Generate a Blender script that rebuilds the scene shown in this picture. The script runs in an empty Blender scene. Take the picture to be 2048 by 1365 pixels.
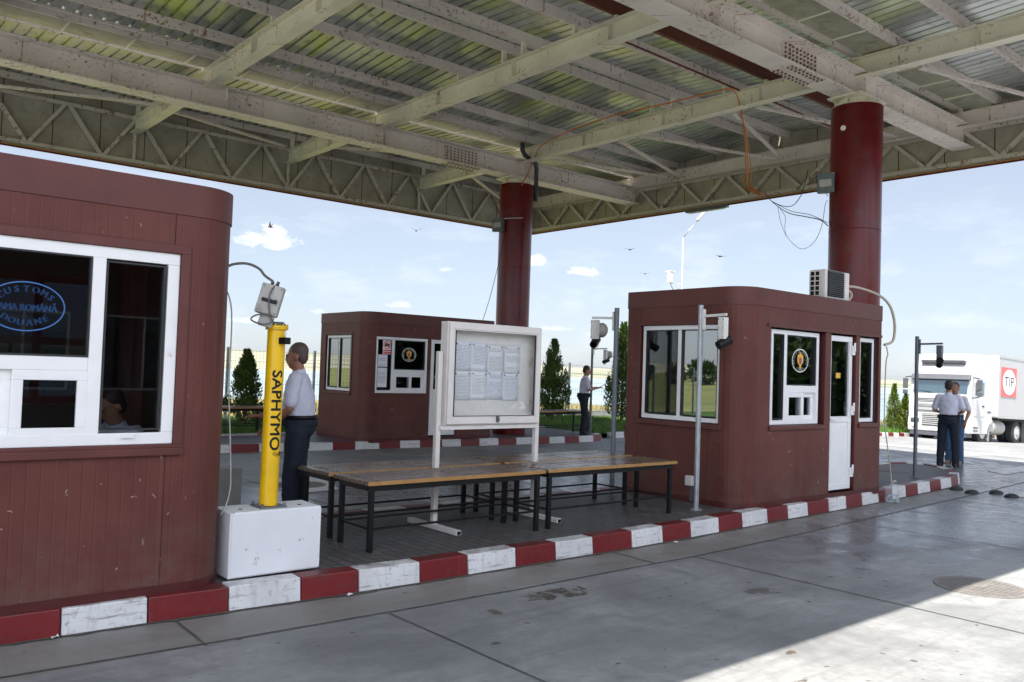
# Customs checkpoint under a steel canopy beside a lake
EXPOSURE = 1.32
SKY_STRENGTH = 0.11
SKY_SAT = .72
SKY_GAMMA = .6
SKY_TINT = (1.10, 1.11, 1.18)
SUN_STRENGTH = 5.0
CLOUD_COL = (5.6, 5.6, 5.7)
FILL_BANK_COL = (10.6, 11.3, 12.8)
import bpy, bmesh, math, random
import numpy as np
from mathutils import Vector, Matrix, noise as mnoise

random.seed(7)
R = math.radians
scene = bpy.context.scene
COL = scene.collection
OFF = {}

# ------------------------------------------------------------------ helpers
def V(*a): return Vector(a)

class MB:
    """collects geometry and links it as ONE mesh object"""
    def __init__(s): s.v = []; s.f = []; s.m = []; s.uv = None
    def add(s, verts, faces, mi=0):
        n = len(s.v)
        s.v += [tuple(p) for p in verts]
        s.f += [tuple(i + n for i in f) for f in faces]
        s.m += [mi] * len(faces)
        return s
    def bx(s, x0, x1, y0, y1, z0, z1, mi=0):
        v = [(x, y, z) for x in (x0, x1) for y in (y0, y1) for z in (z0, z1)]
        return s.add(v, [(0, 1, 3, 2), (4, 6, 7, 5), (0, 4, 5, 1), (2, 3, 7, 6), (0, 2, 6, 4), (1, 5, 7, 3)], mi)
    def obox(s, c, sx, sy, sz, M=None, mi=0):
        M = M or Matrix.Identity(3)
        v = [Vector(c) + M @ V(x * sx / 2, y * sy / 2, z * sz / 2) for x in (-1, 1) for y in (-1, 1) for z in (-1, 1)]
        return s.add(v, [(0, 1, 3, 2), (4, 6, 7, 5), (0, 4, 5, 1), (2, 3, 7, 6), (0, 2, 6, 4), (1, 5, 7, 3)], mi)
    def bar(s, p, q, w, h, up=(0, 0, 1), mi=0):
        p = Vector(p); q = Vector(q); d = (q - p); L = d.length; d.normalize()
        side = d.cross(Vector(up))
        if side.length < 1e-4: side = d.cross(V(0, 1, 0))
        side.normalize(); u = side.cross(d)
        M = Matrix((d, side, u)).transposed()
        return s.obox((p + q) / 2, L, w, h, M, mi)
    def tube(s, pts, r, n=8, mi=0, cap=True):
        pts = [Vector(p) for p in pts]; rs = r if isinstance(r, (list, tuple)) else [r] * len(pts)
        k = len(pts); ref = None; verts = []
        for i, p in enumerate(pts):
            t = (pts[min(i + 1, k - 1)] - pts[max(i - 1, 0)])
            if t.length < 1e-7: t = V(0, 0, 1)
            t.normalize()
            if ref is None: ref = t.orthogonal().normalized()
            else:
                ref = ref - t * ref.dot(t)
                if ref.length < 1e-6: ref = t.orthogonal()
                ref.normalize()
            b = t.cross(ref)
            for j in range(n):
                a = 2 * math.pi * j / n
                verts.append(p + rs[i] * (math.cos(a) * ref + math.sin(a) * b))
        fs = [(i * n + j, i * n + (j + 1) % n, (i + 1) * n + (j + 1) % n, (i + 1) * n + j) for i in range(k - 1) for j in range(n)]
        if cap: fs += [tuple(range(n - 1, -1, -1)), tuple(range((k - 1) * n, k * n))]
        return s.add(verts, fs, mi)
    def cyl(s, p, q, r, r2=None, n=16, mi=0): return s.tube([p, q], [r, r if r2 is None else r2], n, mi)
    def ell(s, c, rx, ry, rz, M=None, nu=16, nv=10, mi=0):
        M = M or Matrix.Identity(3); c = Vector(c)
        v = [c + M @ V(0, 0, rz)]
        for i in range(1, nv):
            t = math.pi * i / nv
            for j in range(nu):
                a = 2 * math.pi * j / nu
                v.append(c + M @ V(rx * math.sin(t) * math.cos(a), ry * math.sin(t) * math.sin(a), rz * math.cos(t)))
        v.append(c + M @ V(0, 0, -rz)); L = len(v) - 1
        f = [(0, 1 + j, 1 + (j + 1) % nu) for j in range(nu)]
        for i in range(nv - 2):
            for j in range(nu):
                a = 1 + i * nu + j; b = 1 + i * nu + (j + 1) % nu
                f.append((a, a + nu, b + nu, b))
        f += [(L, L - nu + (j + 1) % nu, L - nu + j) for j in range(nu)]
        return s.add(v, f, mi)
    def prism(s, poly, o, a, b, th, mi=0):
        """outline poly (list of 2d) in the plane o + x a + y b, extruded by th along a x b"""
        o = Vector(o); a = Vector(a); b = Vector(b); nrm = a.cross(b).normalized() * th
        n = len(poly)
        v = [o + a * x + b * y for x, y in poly]; v += [p + nrm for p in v]
        f = [tuple(range(n - 1, -1, -1)), tuple(range(n, 2 * n))] + [(i, (i + 1) % n, n + (i + 1) % n, n + i) for i in range(n)]
        return s.add(v, f, mi)
    def ring(s, x0, x1, z0, z1, w, fr, th, mi=0):
        """rectangular frame; fr = (o, a, b, n)"""
        o, a, b, nn = [Vector(t) for t in fr]
        def blk(u0, u1, v0, v1): s.slab(u0, u1, v0, v1, fr, 0, th, mi)
        blk(x0, x1, z0, z0 + w); blk(x0, x1, z1 - w, z1); blk(x0, x0 + w, z0 + w, z1 - w); blk(x1 - w, x1, z0 + w, z1 - w)
        return s
    def slab(s, u0, u1, v0, v1, fr, d0, d1, mi=0):
        o, a, b, nn = [Vector(t) for t in fr]
        v = [o + a * u + b * w + nn * d for u in (u0, u1) for w in (v0, v1) for d in (d0, d1)]
        return s.add(v, [(0, 1, 3, 2), (4, 6, 7, 5), (0, 4, 5, 1), (2, 3, 7, 6), (0, 2, 6, 4), (1, 5, 7, 3)], mi)
    def ibeam(s, p, q, w, h, tf, tw, mi=0):
        """I section from p to q, p/q at the centre of the bottom flange underside"""
        p = Vector(p); q = Vector(q); z = V(0, 0, 1)
        s.bar(p + z * tf / 2, q + z * tf / 2, w, tf, mi=mi)
        s.bar(p + z * (h - tf / 2), q + z * (h - tf / 2), w, tf, mi=mi)
        s.bar(p + z * (h / 2), q + z * (h / 2), tw, h - 2 * tf, mi=mi)
        return s
    def build(s, name, mat, parent=None, smooth=False, bevel=0.0, seg=2, loc=None, auto=None):
        off = OFF.get(parent.name, V(0, 0, 0)) if parent else (Vector(loc) if loc is not None else V(0, 0, 0))
        me = bpy.data.meshes.new(name)
        vs = [(x - off.x, y - off.y, z - off.z) for x, y, z in s.v]
        me.from_pydata(vs, [], s.f)
        for m in (mat if isinstance(mat, (list, tuple)) else [mat]): me.materials.append(m)
        if any(s.m): me.polygons.foreach_set('material_index', s.m)
        bm = bmesh.new(); bm.from_mesh(me)
        bmesh.ops.recalc_face_normals(bm, faces=bm.faces)
        bm.to_mesh(me); bm.free()
        if smooth: me.polygons.foreach_set('use_smooth', [True] * len(me.polygons))
        o = bpy.data.objects.new(name, me); COL.objects.link(o)
        if parent: o.parent = parent; OFF[o.name] = off
        elif loc is not None: o.location = loc; OFF[o.name] = off
        if bevel:
            md = o.modifiers.new('bevel', 'BEVEL'); md.width = bevel; md.segments = seg; md.limit_method = 'ANGLE'; md.angle_limit = R(40)
        if auto:
            me.polygons.foreach_set('use_smooth', [True] * len(me.polygons))
            try: me.set_sharp_from_angle(angle=R(auto))
            except Exception: pass
        return o

def tag(o, label=None, cat=None, group=None, kind=None):
    if label: o['label'] = label
    if cat: o['category'] = cat
    if group: o['group'] = group
    if kind: o['kind'] = kind
    return o

def thing(name, loc, label, cat, group=None):
    o = bpy.data.objects.new(name, None); COL.objects.link(o); o.location = loc
    o.empty_display_size = 0.2; OFF[o.name] = Vector(loc)
    return tag(o, label, cat, group)

def dup(root, loc, rz=0.0, label=None, group=None):
    def cp(o, par):
        c = o.copy(); COL.objects.link(c)
        if par is not None: c.parent = par
        for ch in list(o.children): cp(ch, c)
        return c
    r = cp(root, None); r.location = loc; r.rotation_euler = (0, 0, rz)
    if label: r['label'] = label
    if group: r['group'] = group
    return r

# ------------------------------------------------------------------ materials
class NT:
    def __init__(s, name):
        s.mat = bpy.data.materials.new(name); s.mat.use_nodes = True
        s.t = s.mat.node_tree; s.n = s.t.nodes; s.n.clear()
        s.out = s.n.new('ShaderNodeOutputMaterial')
    def N(s, typ, **kw):
        nd = s.n.new(typ)
        for k, v in kw.items():
            if k == 'inp':
                for kk, vv in v.items():
                    if hasattr(vv, 'is_output') or isinstance(vv, bpy.types.NodeSocket): s.t.links.new(vv, nd.inputs[kk])
                    else: nd.inputs[kk].default_value = vv
            else: setattr(nd, k, v)
        return nd
    def link(s, a, b): s.t.links.new(a, b)
    def math(s, op, a, b=None, c=None, clamp=False):
        nd = s.n.new('ShaderNodeMath'); nd.operation = op; nd.use_clamp = clamp
        for i, x in enumerate((a, b, c)):
            if x is None: continue
            if isinstance(x, bpy.types.NodeSocket): s.t.links.new(x, nd.inputs[i])
            else: nd.inputs[i].default_value = x
        return nd.outputs[0]
    def noise(s, vec, scale, detail=4, rough=.55, dist=0.0):
        nd = s.N('ShaderNodeTexNoise', inp={'Vector': vec, 'Scale': scale, 'Detail': detail, 'Roughness': rough, 'Distortion': dist})
        return nd.outputs['Fac']
    def ramp(s, fac, stops, interp='LINEAR'):
        nd = s.n.new('ShaderNodeValToRGB'); cr = nd.color_ramp; cr.interpolation = interp
        while len(cr.elements) < len(stops): cr.elements.new(0.5)
        for e, (p, c) in zip(cr.elements, stops):
            e.position = p; e.color = (c, c, c, 1) if not isinstance(c, (tuple, list)) else (*c[:3], 1)
        s.t.links.new(fac, nd.inputs[0]); return nd.outputs[0]
    def mix(s, fac, a, b, mode='MIX'):
        nd = s.n.new('ShaderNodeMix'); nd.data_type = 'RGBA'; nd.blend_type = mode; nd.clamp_factor = True
        for k, x in ((0, fac), (6, a), (7, b)):
            if isinstance(x, bpy.types.NodeSocket): s.t.links.new(x, nd.inputs[k])
            elif k == 0: nd.inputs[0].default_value = x
            else: nd.inputs[k].default_value = (*x[:3], 1)
        return nd.outputs[2]
    def coord(s, kind='Object'): return s.N('ShaderNodeTexCoord').outputs[kind]
    def world(s): return s.N('ShaderNodeNewGeometry').outputs['Position']
    def bump(s, h, strength=.3, dist=.01):
        return s.N('ShaderNodeBump', inp={'Height': h, 'Strength': strength, 'Distance': dist}).outputs[0]
    def pbr(s, col, rough=.5, metal=0.0, normal=None, spec=.5, **kw):
        p = s.n.new('ShaderNodeBsdfPrincipled')
        def put(k, x):
            if isinstance(x, bpy.types.NodeSocket): s.t.links.new(x, p.inputs[k])
            elif isinstance(x, (tuple, list)): p.inputs[k].default_value = (*x[:3], 1)
            else: p.inputs[k].default_value = x
        put('Base Color', col); put('Roughness', rough); put('Metallic', metal); put('Specular IOR Level', spec)
        if normal is not None: s.t.links.new(normal, p.inputs['Normal'])
        for k, x in kw.items(): put(k, x)
        s.t.links.new(p.outputs[0], s.out.inputs[0]); return s.mat

def plain(name, col, rough=.5, metal=0.0, var=.12, scale=6, bump=0.0, bscale=60, dirt=None, dscale=3, dth=(.55, .75), spec=.5):
    """base colour with broad variation, optional dirt/wear blotches and fine bump"""
    t = NT(name); c = t.coord()
    n = t.noise(c, scale, 5, .6)
    a = tuple(x * (1 - var) for x in col); b = tuple(min(1, x * (1 + var)) for x in col)
    k = t.ramp(n, [(.3, a), (.7, b)])
    if dirt:
        d = t.noise(c, dscale, 8, .65, .3)
        k = t.mix(t.ramp(d, [(dth[0], 0), (dth[1], 1)]), k, dirt)
    nm = t.bump(t.noise(c, bscale, 4), bump) if bump else None
    rr = t.math('MULTIPLY_ADD', n, .2, rough - .1)
    return t.pbr(k, rr, metal, nm, spec)

def rusty_paint(name, col, rust=(.23, .09, .035), amount=.62, rough=.5, scale=9):
    t = NT(name); c = t.coord()
    g = t.noise(c, 1.3, 6, .6)
    base = t.ramp(g, [(.3, tuple(x * .8 for x in col)), (.65, col)])
    s = t.noise(c, scale, 6, .7); big = t.noise(c, .9, 3, .5)
    m = t.ramp(t.math('MULTIPLY_ADD', big, .35, s), [(amount + .185, 0), (amount + .26, .85)])
    k = t.mix(m, base, t.mix(t.noise(c, 25), rust, tuple(x * .5 for x in rust)))
    sx_ = t.N('ShaderNodeSeparateXYZ', inp={0: c}); fr_ = t.math('ABSOLUTE', t.math('SUBTRACT', t.math('FRACT', t.math('MULTIPLY', t.math('ADD', sx_.outputs[0], t.math('MULTIPLY', sx_.outputs[1], 1.0)), .72)), .5))
    stk = t.math('MULTIPLY', t.math('LESS_THAN', t.math('MULTIPLY_ADD', s, .05, fr_), .034), t.ramp(t.noise(c, 3.1, 3), [(.42, 0), (.6, .75)]))
    k = t.mix(stk, k, (.20, .10, .05))
    return t.pbr(k, t.math('MULTIPLY_ADD', m, .3, rough), 0, t.bump(s, .12), .4)

M = {}
# painted steel of the canopy
M['beam'] = rusty_paint('beam_paint', (.80, .745, .70), amount=.575, scale=14)
M['purlin'] = rusty_paint('purlin_paint', (.74, .68, .64), amount=.575, scale=13)
M['bouncecream'] = rusty_paint('bounce_cream_paint', (.82, .79, .66), amount=.60, scale=14)  # white paint with yellow light bounced off the ground tinted in
M['truss'] = rusty_paint('truss_paint', (.62, .59, .52), amount=.56, scale=9)
M['redprimer'] = plain('red_primer', (.13, .035, .022), .6, var=.3, scale=8)
def clad():
    t = NT('cladding_sheet'); c = t.coord()
    x, y, z = [t.N('ShaderNodeSeparateXYZ', inp={0: c}).outputs[i] for i in range(3)]
    s = t.math('ADD', x, y)
    seam = t.math('LESS_THAN', t.math('FRACT', t.math('MULTIPLY', s, 1.05)), .022)
    n = t.noise(c, 2.2, 7, .65, .5)
    k = t.ramp(n, [(.3, (.31, .29, .235)), (.6, (.45, .43, .36)), (.8, (.52, .50, .42))])
    k = t.mix(t.ramp(t.noise(c, 6, 6, .7), [(.64, 0), (.76, .8)]), k, (.16, .10, .06))
    k = t.mix(seam, k, (.06, .045, .03))
    return t.pbr(k, .45, .25, t.bump(n, .15), .4)
M['clad'] = clad()
def roofsheet():
    t = NT('galvanised_roof_sheet'); c = t.coord()
    mp = t.N('ShaderNodeMapping', inp={'Vector': c, 'Scale': (1, .35, 1)}).outputs[0]
    n = t.noise(mp, .9, 6, .6, .4); f = t.noise(c, 5, 5, .6)
    k = t.ramp(n, [(.32, (.26, .29, .29)), (.5, (.52, .55, .55)), (.66, (.72, .74, .75))])
    grass_glow = t.ramp(t.noise(mp, 1.6, 5, .6, .6), [(.5, 0), (.66, 1)])  # green patches: light thrown up from the grass, painted into the sheet
    grass_glow = t.math('MULTIPLY', grass_glow, t.math('MULTIPLY_ADD', t.N('ShaderNodeSeparateXYZ', inp={0: t.world()}).outputs[0], -.11, 2.0, clamp=True))
    k = t.mix(grass_glow, k, (.55, .63, .27))
    k = t.mix(t.ramp(f, [(.58, 0), (.72, .55)]), k, (.09, .095, .085))
    return t.pbr(k, t.math('MULTIPLY_ADD', f, .25, .22), .75, t.bump(f, .06), .5)
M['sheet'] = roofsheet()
M['guttersheet'] = plain('gutter_sheet', (.37, .38, .30), .45, .2, var=.25, scale=2.5, dirt=(.12, .12, .07), dscale=4)
M['orangetrim'] = plain('fascia_trim', (.36, .19, .07), .5, var=.25, scale=3)
M['column'] = plain('column_red', (.120, .006, .009), .30, var=.25, scale=2, dirt=(.10, .035, .025), dscale=3.0, dth=(.52, .74), spec=.36)
# booths
def boothwall():
    t = NT('booth_panel'); uv = t.N('ShaderNodeUVMap').outputs[0]; c = t.coord()
    sp = t.N('ShaderNodeSeparateXYZ', inp={0: uv}); u = sp.outputs[0]
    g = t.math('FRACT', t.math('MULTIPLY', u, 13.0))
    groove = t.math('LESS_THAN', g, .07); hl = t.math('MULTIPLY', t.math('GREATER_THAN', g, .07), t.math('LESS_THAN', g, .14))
    seam = t.math('LESS_THAN', t.math('FRACT', t.math('MULTIPLY_ADD', u, .9, .31)), .006)
    n = t.noise(c, 1.7, 6, .6)
    k = t.ramp(n, [(.3, (.090, .027, .022)), (.7, (.134, .046, .037))])
    k = t.mix(t.math('MULTIPLY', groove, .36), k, (.045, .011, .010))
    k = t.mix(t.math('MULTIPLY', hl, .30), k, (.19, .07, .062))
    k = t.mix(seam, k, (.02, .007, .007))
    mp = t.N('ShaderNodeMapping', inp={'Vector': uv, 'Scale': (11, 6.0, 1)}).outputs[0]
    sc = t.math('MULTIPLY', t.ramp(t.noise(mp, 2.4, 3, .4, .8), [(.715, 0), (.73, 1)]), t.ramp(t.noise(c, .9, 2), [(.45, 0), (.6, 1)]))
    k = t.mix(t.math('MULTIPLY', sc, .75), k, (.45, .36, .33))
    mp2 = t.N('ShaderNodeMapping', inp={'Vector': uv, 'Scale': (9, .5, 1)}).outputs[0]
    st = t.ramp(t.noise(mp2, 1.6, 5, .6), [(.5, 0), (.8, .4)])
    k = t.mix(st, k, (.16, .06, .053))
    spl = t.math('SUBTRACT', 1.0, t.math('DIVIDE', sp.outputs[1], .75), clamp=True)
    k = t.mix(t.math('MULTIPLY', t.math('MULTIPLY', spl, t.ramp(t.noise(c, 4, 7, .7), [(.4, 0), (.68, 1)])), .75), k, (.13, .098, .082))
    hgt = t.math('SUBTRACT', 1.0, t.math('MULTIPLY_ADD', seam, 1.0, groove))
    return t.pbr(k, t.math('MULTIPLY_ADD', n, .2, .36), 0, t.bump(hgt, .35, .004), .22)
M['wall'] = boothwall()
M['trim'] = plain('booth_trim', (.108, .034, .029), .42, var=.15, scale=3, dirt=(.24, .11, .1), dscale=12, dth=(.68, .8), spec=.3)
M['bolt'] = plain('rusty_bolts', (.16, .09, .06), .7, var=.3, scale=20)
M['reveal'] = plain('booth_reveal', (.075, .012, .011), .4, var=.12)
M['inner'] = plain('booth_lining', (.045, .040, .038), .7, var=.2)
M['pvc'] = plain('white_window_plastic', (.80, .80, .81), .32, var=.04, scale=4, dirt=(.5, .47, .43), dscale=9, dth=(.66, .82))
M['pvcgap'] = plain('gasket', (.02, .02, .022), .5)
def glass(name, refl, tint, base=None):
    t = NT(name)
    lw = t.N('ShaderNodeFresnel', inp={'IOR': 1.5}).outputs[0]
    f = t.math('MULTIPLY_ADD', lw, .45 * (1.0 - refl), refl, clamp=True)
    tr = t.N('ShaderNodeBsdfTransparent', inp={'Color': (*tint, 1)}).outputs[0]
    gl = t.N('ShaderNodeBsdfGlossy', inp={'Color': (.93, .95, .96, 1), 'Roughness': .012}).outputs[0]
    mx = t.N('ShaderNodeMixShader', inp={0: f, 1: tr, 2: gl}).outputs[0]
    t.link(mx, t.out.inputs[0]); return t.mat
M['glass'] = glass('window_glass', .006, (.80, .83, .84))
M['glassclear'] = glass('clear_glass', .0, (.97, .98, .98))
M['mirror'] = glass('reflective_glass', .38, (.25, .27, .27))
M['semimirror'] = glass('tinted_glass', .05, (.35, .38, .40))
M['film'] = glass('sun_film', .02, (.12, .13, .15))
M['blue'] = plain('blue_lettering', (.04, .14, .40), .4, var=.05)
M['white'] = plain('white_lettering', (.82, .82, .80), .4, var=.03)
M['gold'] = plain('gold_emblem', (.72, .42, .05), .4, var=.15, scale=30)
M['emred'] = plain('emblem_red', (.5, .05, .04), .4)
M['emblue'] = plain('emblem_blue', (.04, .1, .4), .4)
M['black'] = plain('black_paint', (.008, .008, .009), .42, var=.2, spec=.25)
M['blackrub'] = plain('black_rubber', (.018, .018, .018), .7, var=.2)
M['darkgrey'] = plain('dark_grey_plastic', (.05, .05, .052), .5)
M['galv'] = plain('galvanised_steel', (.36, .39, .42), .42, .55, var=.2, scale=7, dirt=(.22, .23, .24), dscale=5)
M['galvdark'] = plain('weathered_grey_steel', (.14, .16, .18), .5, .4, var=.2, scale=7)
M['greenbox'] = plain('grey_green_casing', (.105, .13, .125), .5, var=.25, scale=9)
M['whitemetal'] = plain('white_enamel', (.66, .65, .62), .45, var=.08, scale=8, dirt=(.30, .17, .08), dscale=14, dth=(.66, .78))
M['boardwhite'] = plain('aged_white_paint', (.70, .665, .64), .5, var=.07, scale=4, dirt=(.33, .22, .13), dscale=5, dth=(.64, .82))
M['plinth'] = plain('painted_plinth', (.72, .73, .76), .55, var=.06, scale=2, bump=.05, dirt=(.27, .21, .17), dscale=9, dth=(.635, .70))
M['concreteplinth'] = plain('bare_concrete', (.27, .27, .265), .8, var=.15, bump=.2)
M['yellow'] = plain('yellow_paint', (.78, .47, .004), .33, var=.10, scale=5, dirt=(.30, .19, .05), dscale=11, dth=(.64, .70))
M['boxgrey'] = plain('junction_box_grey', (.36, .355, .33), .5, var=.12, scale=10, dirt=(.2, .17, .14), dscale=8)
M['cablegrey'] = plain('grey_cable', (.10, .10, .10), .5)
M['cablelight'] = plain('pale_cable', (.42, .41, .38), .5)
M['orange'] = plain('orange_cable', (.62, .19, .03), .5)
M['hose'] = plain('beige_hose', (.45, .38, .31), .5)
M['cork'] = plain('pinboard', (.80, .76, .73), .7, var=.06, scale=3, dirt=(.42, .30, .19), dscale=4.2, dth=(.58, .70))
def paper():
    t = NT('printed_paper'); c = t.coord('Object'); rnd = t.N('ShaderNodeObjectInfo').outputs['Random']; ro = t.math('MULTIPLY', rnd, 37.0)
    sp = t.N('ShaderNodeSeparateXYZ', inp={0: c}); x, z = sp.outputs[0], sp.outputs[2]
    ln = t.math('LESS_THAN', t.math('FRACT', t.math('MULTIPLY', z, 70)), .5)
    wd = t.math('GREATER_THAN', t.noise(t.N('ShaderNodeCombineXYZ', inp={0: t.math('MULTIPLY', x, 60), 1: t.math('FLOOR', t.math('MULTIPLY', z, 70)), 2: ro}).outputs[0], 1, 2), .4)
    ins = t.math('MULTIPLY', t.math('LESS_THAN', t.math('ABSOLUTE', x), .082), t.math('LESS_THAN', t.math('ABSOLUTE', z), .115))
    para = t.math('GREATER_THAN', t.noise(t.N('ShaderNodeCombineXYZ', inp={2: t.math('MULTIPLY', z, 14), 1: ro}).outputs[0], 1, 1), .38)
    m = t.math('MULTIPLY', t.math('MULTIPLY', ln, wd), t.math('MULTIPLY', ins, para))
    k = t.mix(t.math('MULTIPLY', m, .5), t.ramp(rnd, [(0, (.76, .77, .86)), (.5, (.86, .86, .90)), (1, (.82, .80, .82))]), (.16, .16, .2))
    return t.pbr(k, .7, 0, t.bump(t.noise(c, 9, 3), .4, .01), .2)
M['paper'] = paper()
M['teal'] = plain('teal_leaflet', (.08, .42, .45), .6)
def wood():
    t = NT('varnished_slats'); c = t.coord()
    mp = t.N('ShaderNodeMapping', inp={'Vector': c, 'Scale': (1.5, 22, 22)}).outputs[0]
    n = t.noise(mp, 1.5, 6, .65, .4); w = t.noise(c, 2.2, 4)
    k = t.ramp(n, [(.25, (.085, .055, .036)), (.55, (.155, .103, .068)), (.8, (.24, .17, .115))])
    k = t.mix(t.ramp(w, [(.45, 0), (.75, .4)]), k, (.05, .03, .018))
    return t.pbr(k, t.math('MULTIPLY_ADD', w, .16, .20), 0, t.bump(n, .08, .002), .42)
M['wood'] = wood()
M['woodedge'] = plain('yellow_varnished_edge', (.36, .19, .06), .4, var=.2, scale=4, dirt=(.16, .08, .03), dscale=6, dth=(.6, .8))
def cloudy(name, f, col):
    t = NT(name); tr = t.N('ShaderNodeBsdfTransparent', inp={'Color': (.95, .97, .98, 1)}).outputs[0]
    p = t.N('ShaderNodeBsdfPrincipled', inp={'Base Color': (*col, 1), 'Roughness': .12}).outputs[0]
    lw = t.N('ShaderNodeLayerWeight', inp={'Blend': .35}).outputs['Facing']
    mx = t.N('ShaderNodeMixShader', inp={0: t.math('MULTIPLY_ADD', lw, .5, f), 1: tr, 2: p}).outputs[0]; t.link(mx, t.out.inputs[0]); return t.mat
M['bottle'] = cloudy('bottle_plastic', .12, (.75, .79, .82))
M['water_in'] = glass('bottled_water', .04, (.86, .91, .93))
M['chrome'] = plain('bare_metal', (.6, .6, .6), .25, .9)
# people
M['skin'] = plain('skin', (.36, .17, .105), .5, var=.12, scale=14)
M['skindark'] = plain('tanned_skin', (.28, .12, .07), .5, var=.12, scale=14)
M['hair'] = plain('dark_hair', (.022, .016, .013), .6, var=.3, scale=60)
M['hairgrey'] = plain('greying_hair', (.09, .06, .05), .6, var=.3, scale=60)
def cloth(name, col, rough=.85):
    t = NT(name); c = t.coord()
    n = t.noise(c, 7, 5, .6, .6)
    k = t.ramp(n, [(.3, tuple(x * .86 for x in col)), (.7, col)])
    return t.pbr(k, rough, 0, t.bump(n, .6, .03), .2)
M['shirt'] = cloth('white_blue_shirt_cloth', (.62, .63, .76))
M['shirtgrey'] = cloth('pale_grey_shirt_cloth', (.62, .62, .64))
M['navy'] = cloth('navy_trouser_cloth', (.022, .028, .042))
M['jeans'] = cloth('blue_denim', (.055, .11, .20))
M['shoe'] = plain('black_leather', (.014, .013, .013), .35)
M['tanshoe'] = plain('tan_leather', (.20, .13, .09), .6)
M['eye'] = plain('eye_dark', (.03, .02, .018), .2)
# vegetation
def leaves(name, a, b):
    t = NT(name)
    oi = t.N('ShaderNodeNewGeometry').outputs['Random Per Island']
    c = t.coord()
    k = t.ramp(t.math('MULTIPLY_ADD', t.noise(c, 3, 3), .5, t.math('MULTIPLY', oi, .55)), [(.15, a), (.85, b)])
    return t.pbr(k, .6, 0, None, .25)
M['cypress'] = leaves('cypress_leaf', (.012, .034, .009), (.105, .165, .03))
M['cypresslight'] = leaves('young_cypress_leaf', (.06, .10, .015), (.15, .19, .03))
M['treeleaf'] = leaves('broad_leaf', (.02, .05, .012), (.07, .11, .03))
M['grassblade'] = leaves('grass_blade', (.035, .10, .015), (.11, .20, .03))
M['drygrass'] = leaves('dry_grass_blade', (.22, .18, .07), (.42, .34, .15))
M['bark'] = plain('bark', (.09, .065, .045), .85, var=.3, scale=20, bump=.5)
M['bird'] = plain('bird_feather', (.02, .02, .026), .6)
# truck
M['truckwhite'] = plain('white_truck_paint', (.50, .50, .51), .25, var=.03, scale=2)
M['truckgrey'] = plain('grey_truck_plastic', (.07, .075, .09), .5)
M['trailer'] = plain('trailer_curtain', (.40, .40, .405), .5, var=.04, scale=1.5)
M['tyre'] = plain('tyre', (.02, .02, .021), .75, var=.2)
M['rim'] = plain('wheel_rim', (.42, .42, .42), .45, .2, var=.15)
M['tankmetal'] = plain('tank_metal', (.38, .38, .36), .4, .4, var=.2)
M['tipred'] = plain('sign_red', (.72, .12, .12), .45, var=.05)
M['navytext'] = plain('sign_navy', (.02, .025, .07), .45)
M['windscreen'] = glass('windscreen_glass', .25, (.35, .5, .55))
M['teeth'] = plain('curtain_cloth', (.45, .6, .62), .7)
M['curtainblue'] = plain('blue_visor', (.03, .25, .5), .5)
# ------------------------------------------------------------------ terrain functions
def slope(x): 
    d = max(0.0, x - 20.0)
    return -0.04 * d * d / (d + 2.0) if d > 0 else 0.0
def terr(x, y):
    dx = max(0.0, x - 20.0); dy = max(0.0, y - 23.5)
    d = max(dx, dy) + .25 * min(dx, dy)
    z = -0.04 * d * d / (d + 2.0) if d > 0 else 0.0
    z = max(z, -10.5)
    if x < -28 and y > -60:
        z += min(9.0, (-28 - x) * .05) * min(1, max(0, (y + 60) / 40))
    return z + .12 + .25 * mnoise.noise(V(x * .05, y * .05, 3.1)) * min(1.0, (max(dx, dy) + max(0, -x - 28)) / 20)

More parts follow.
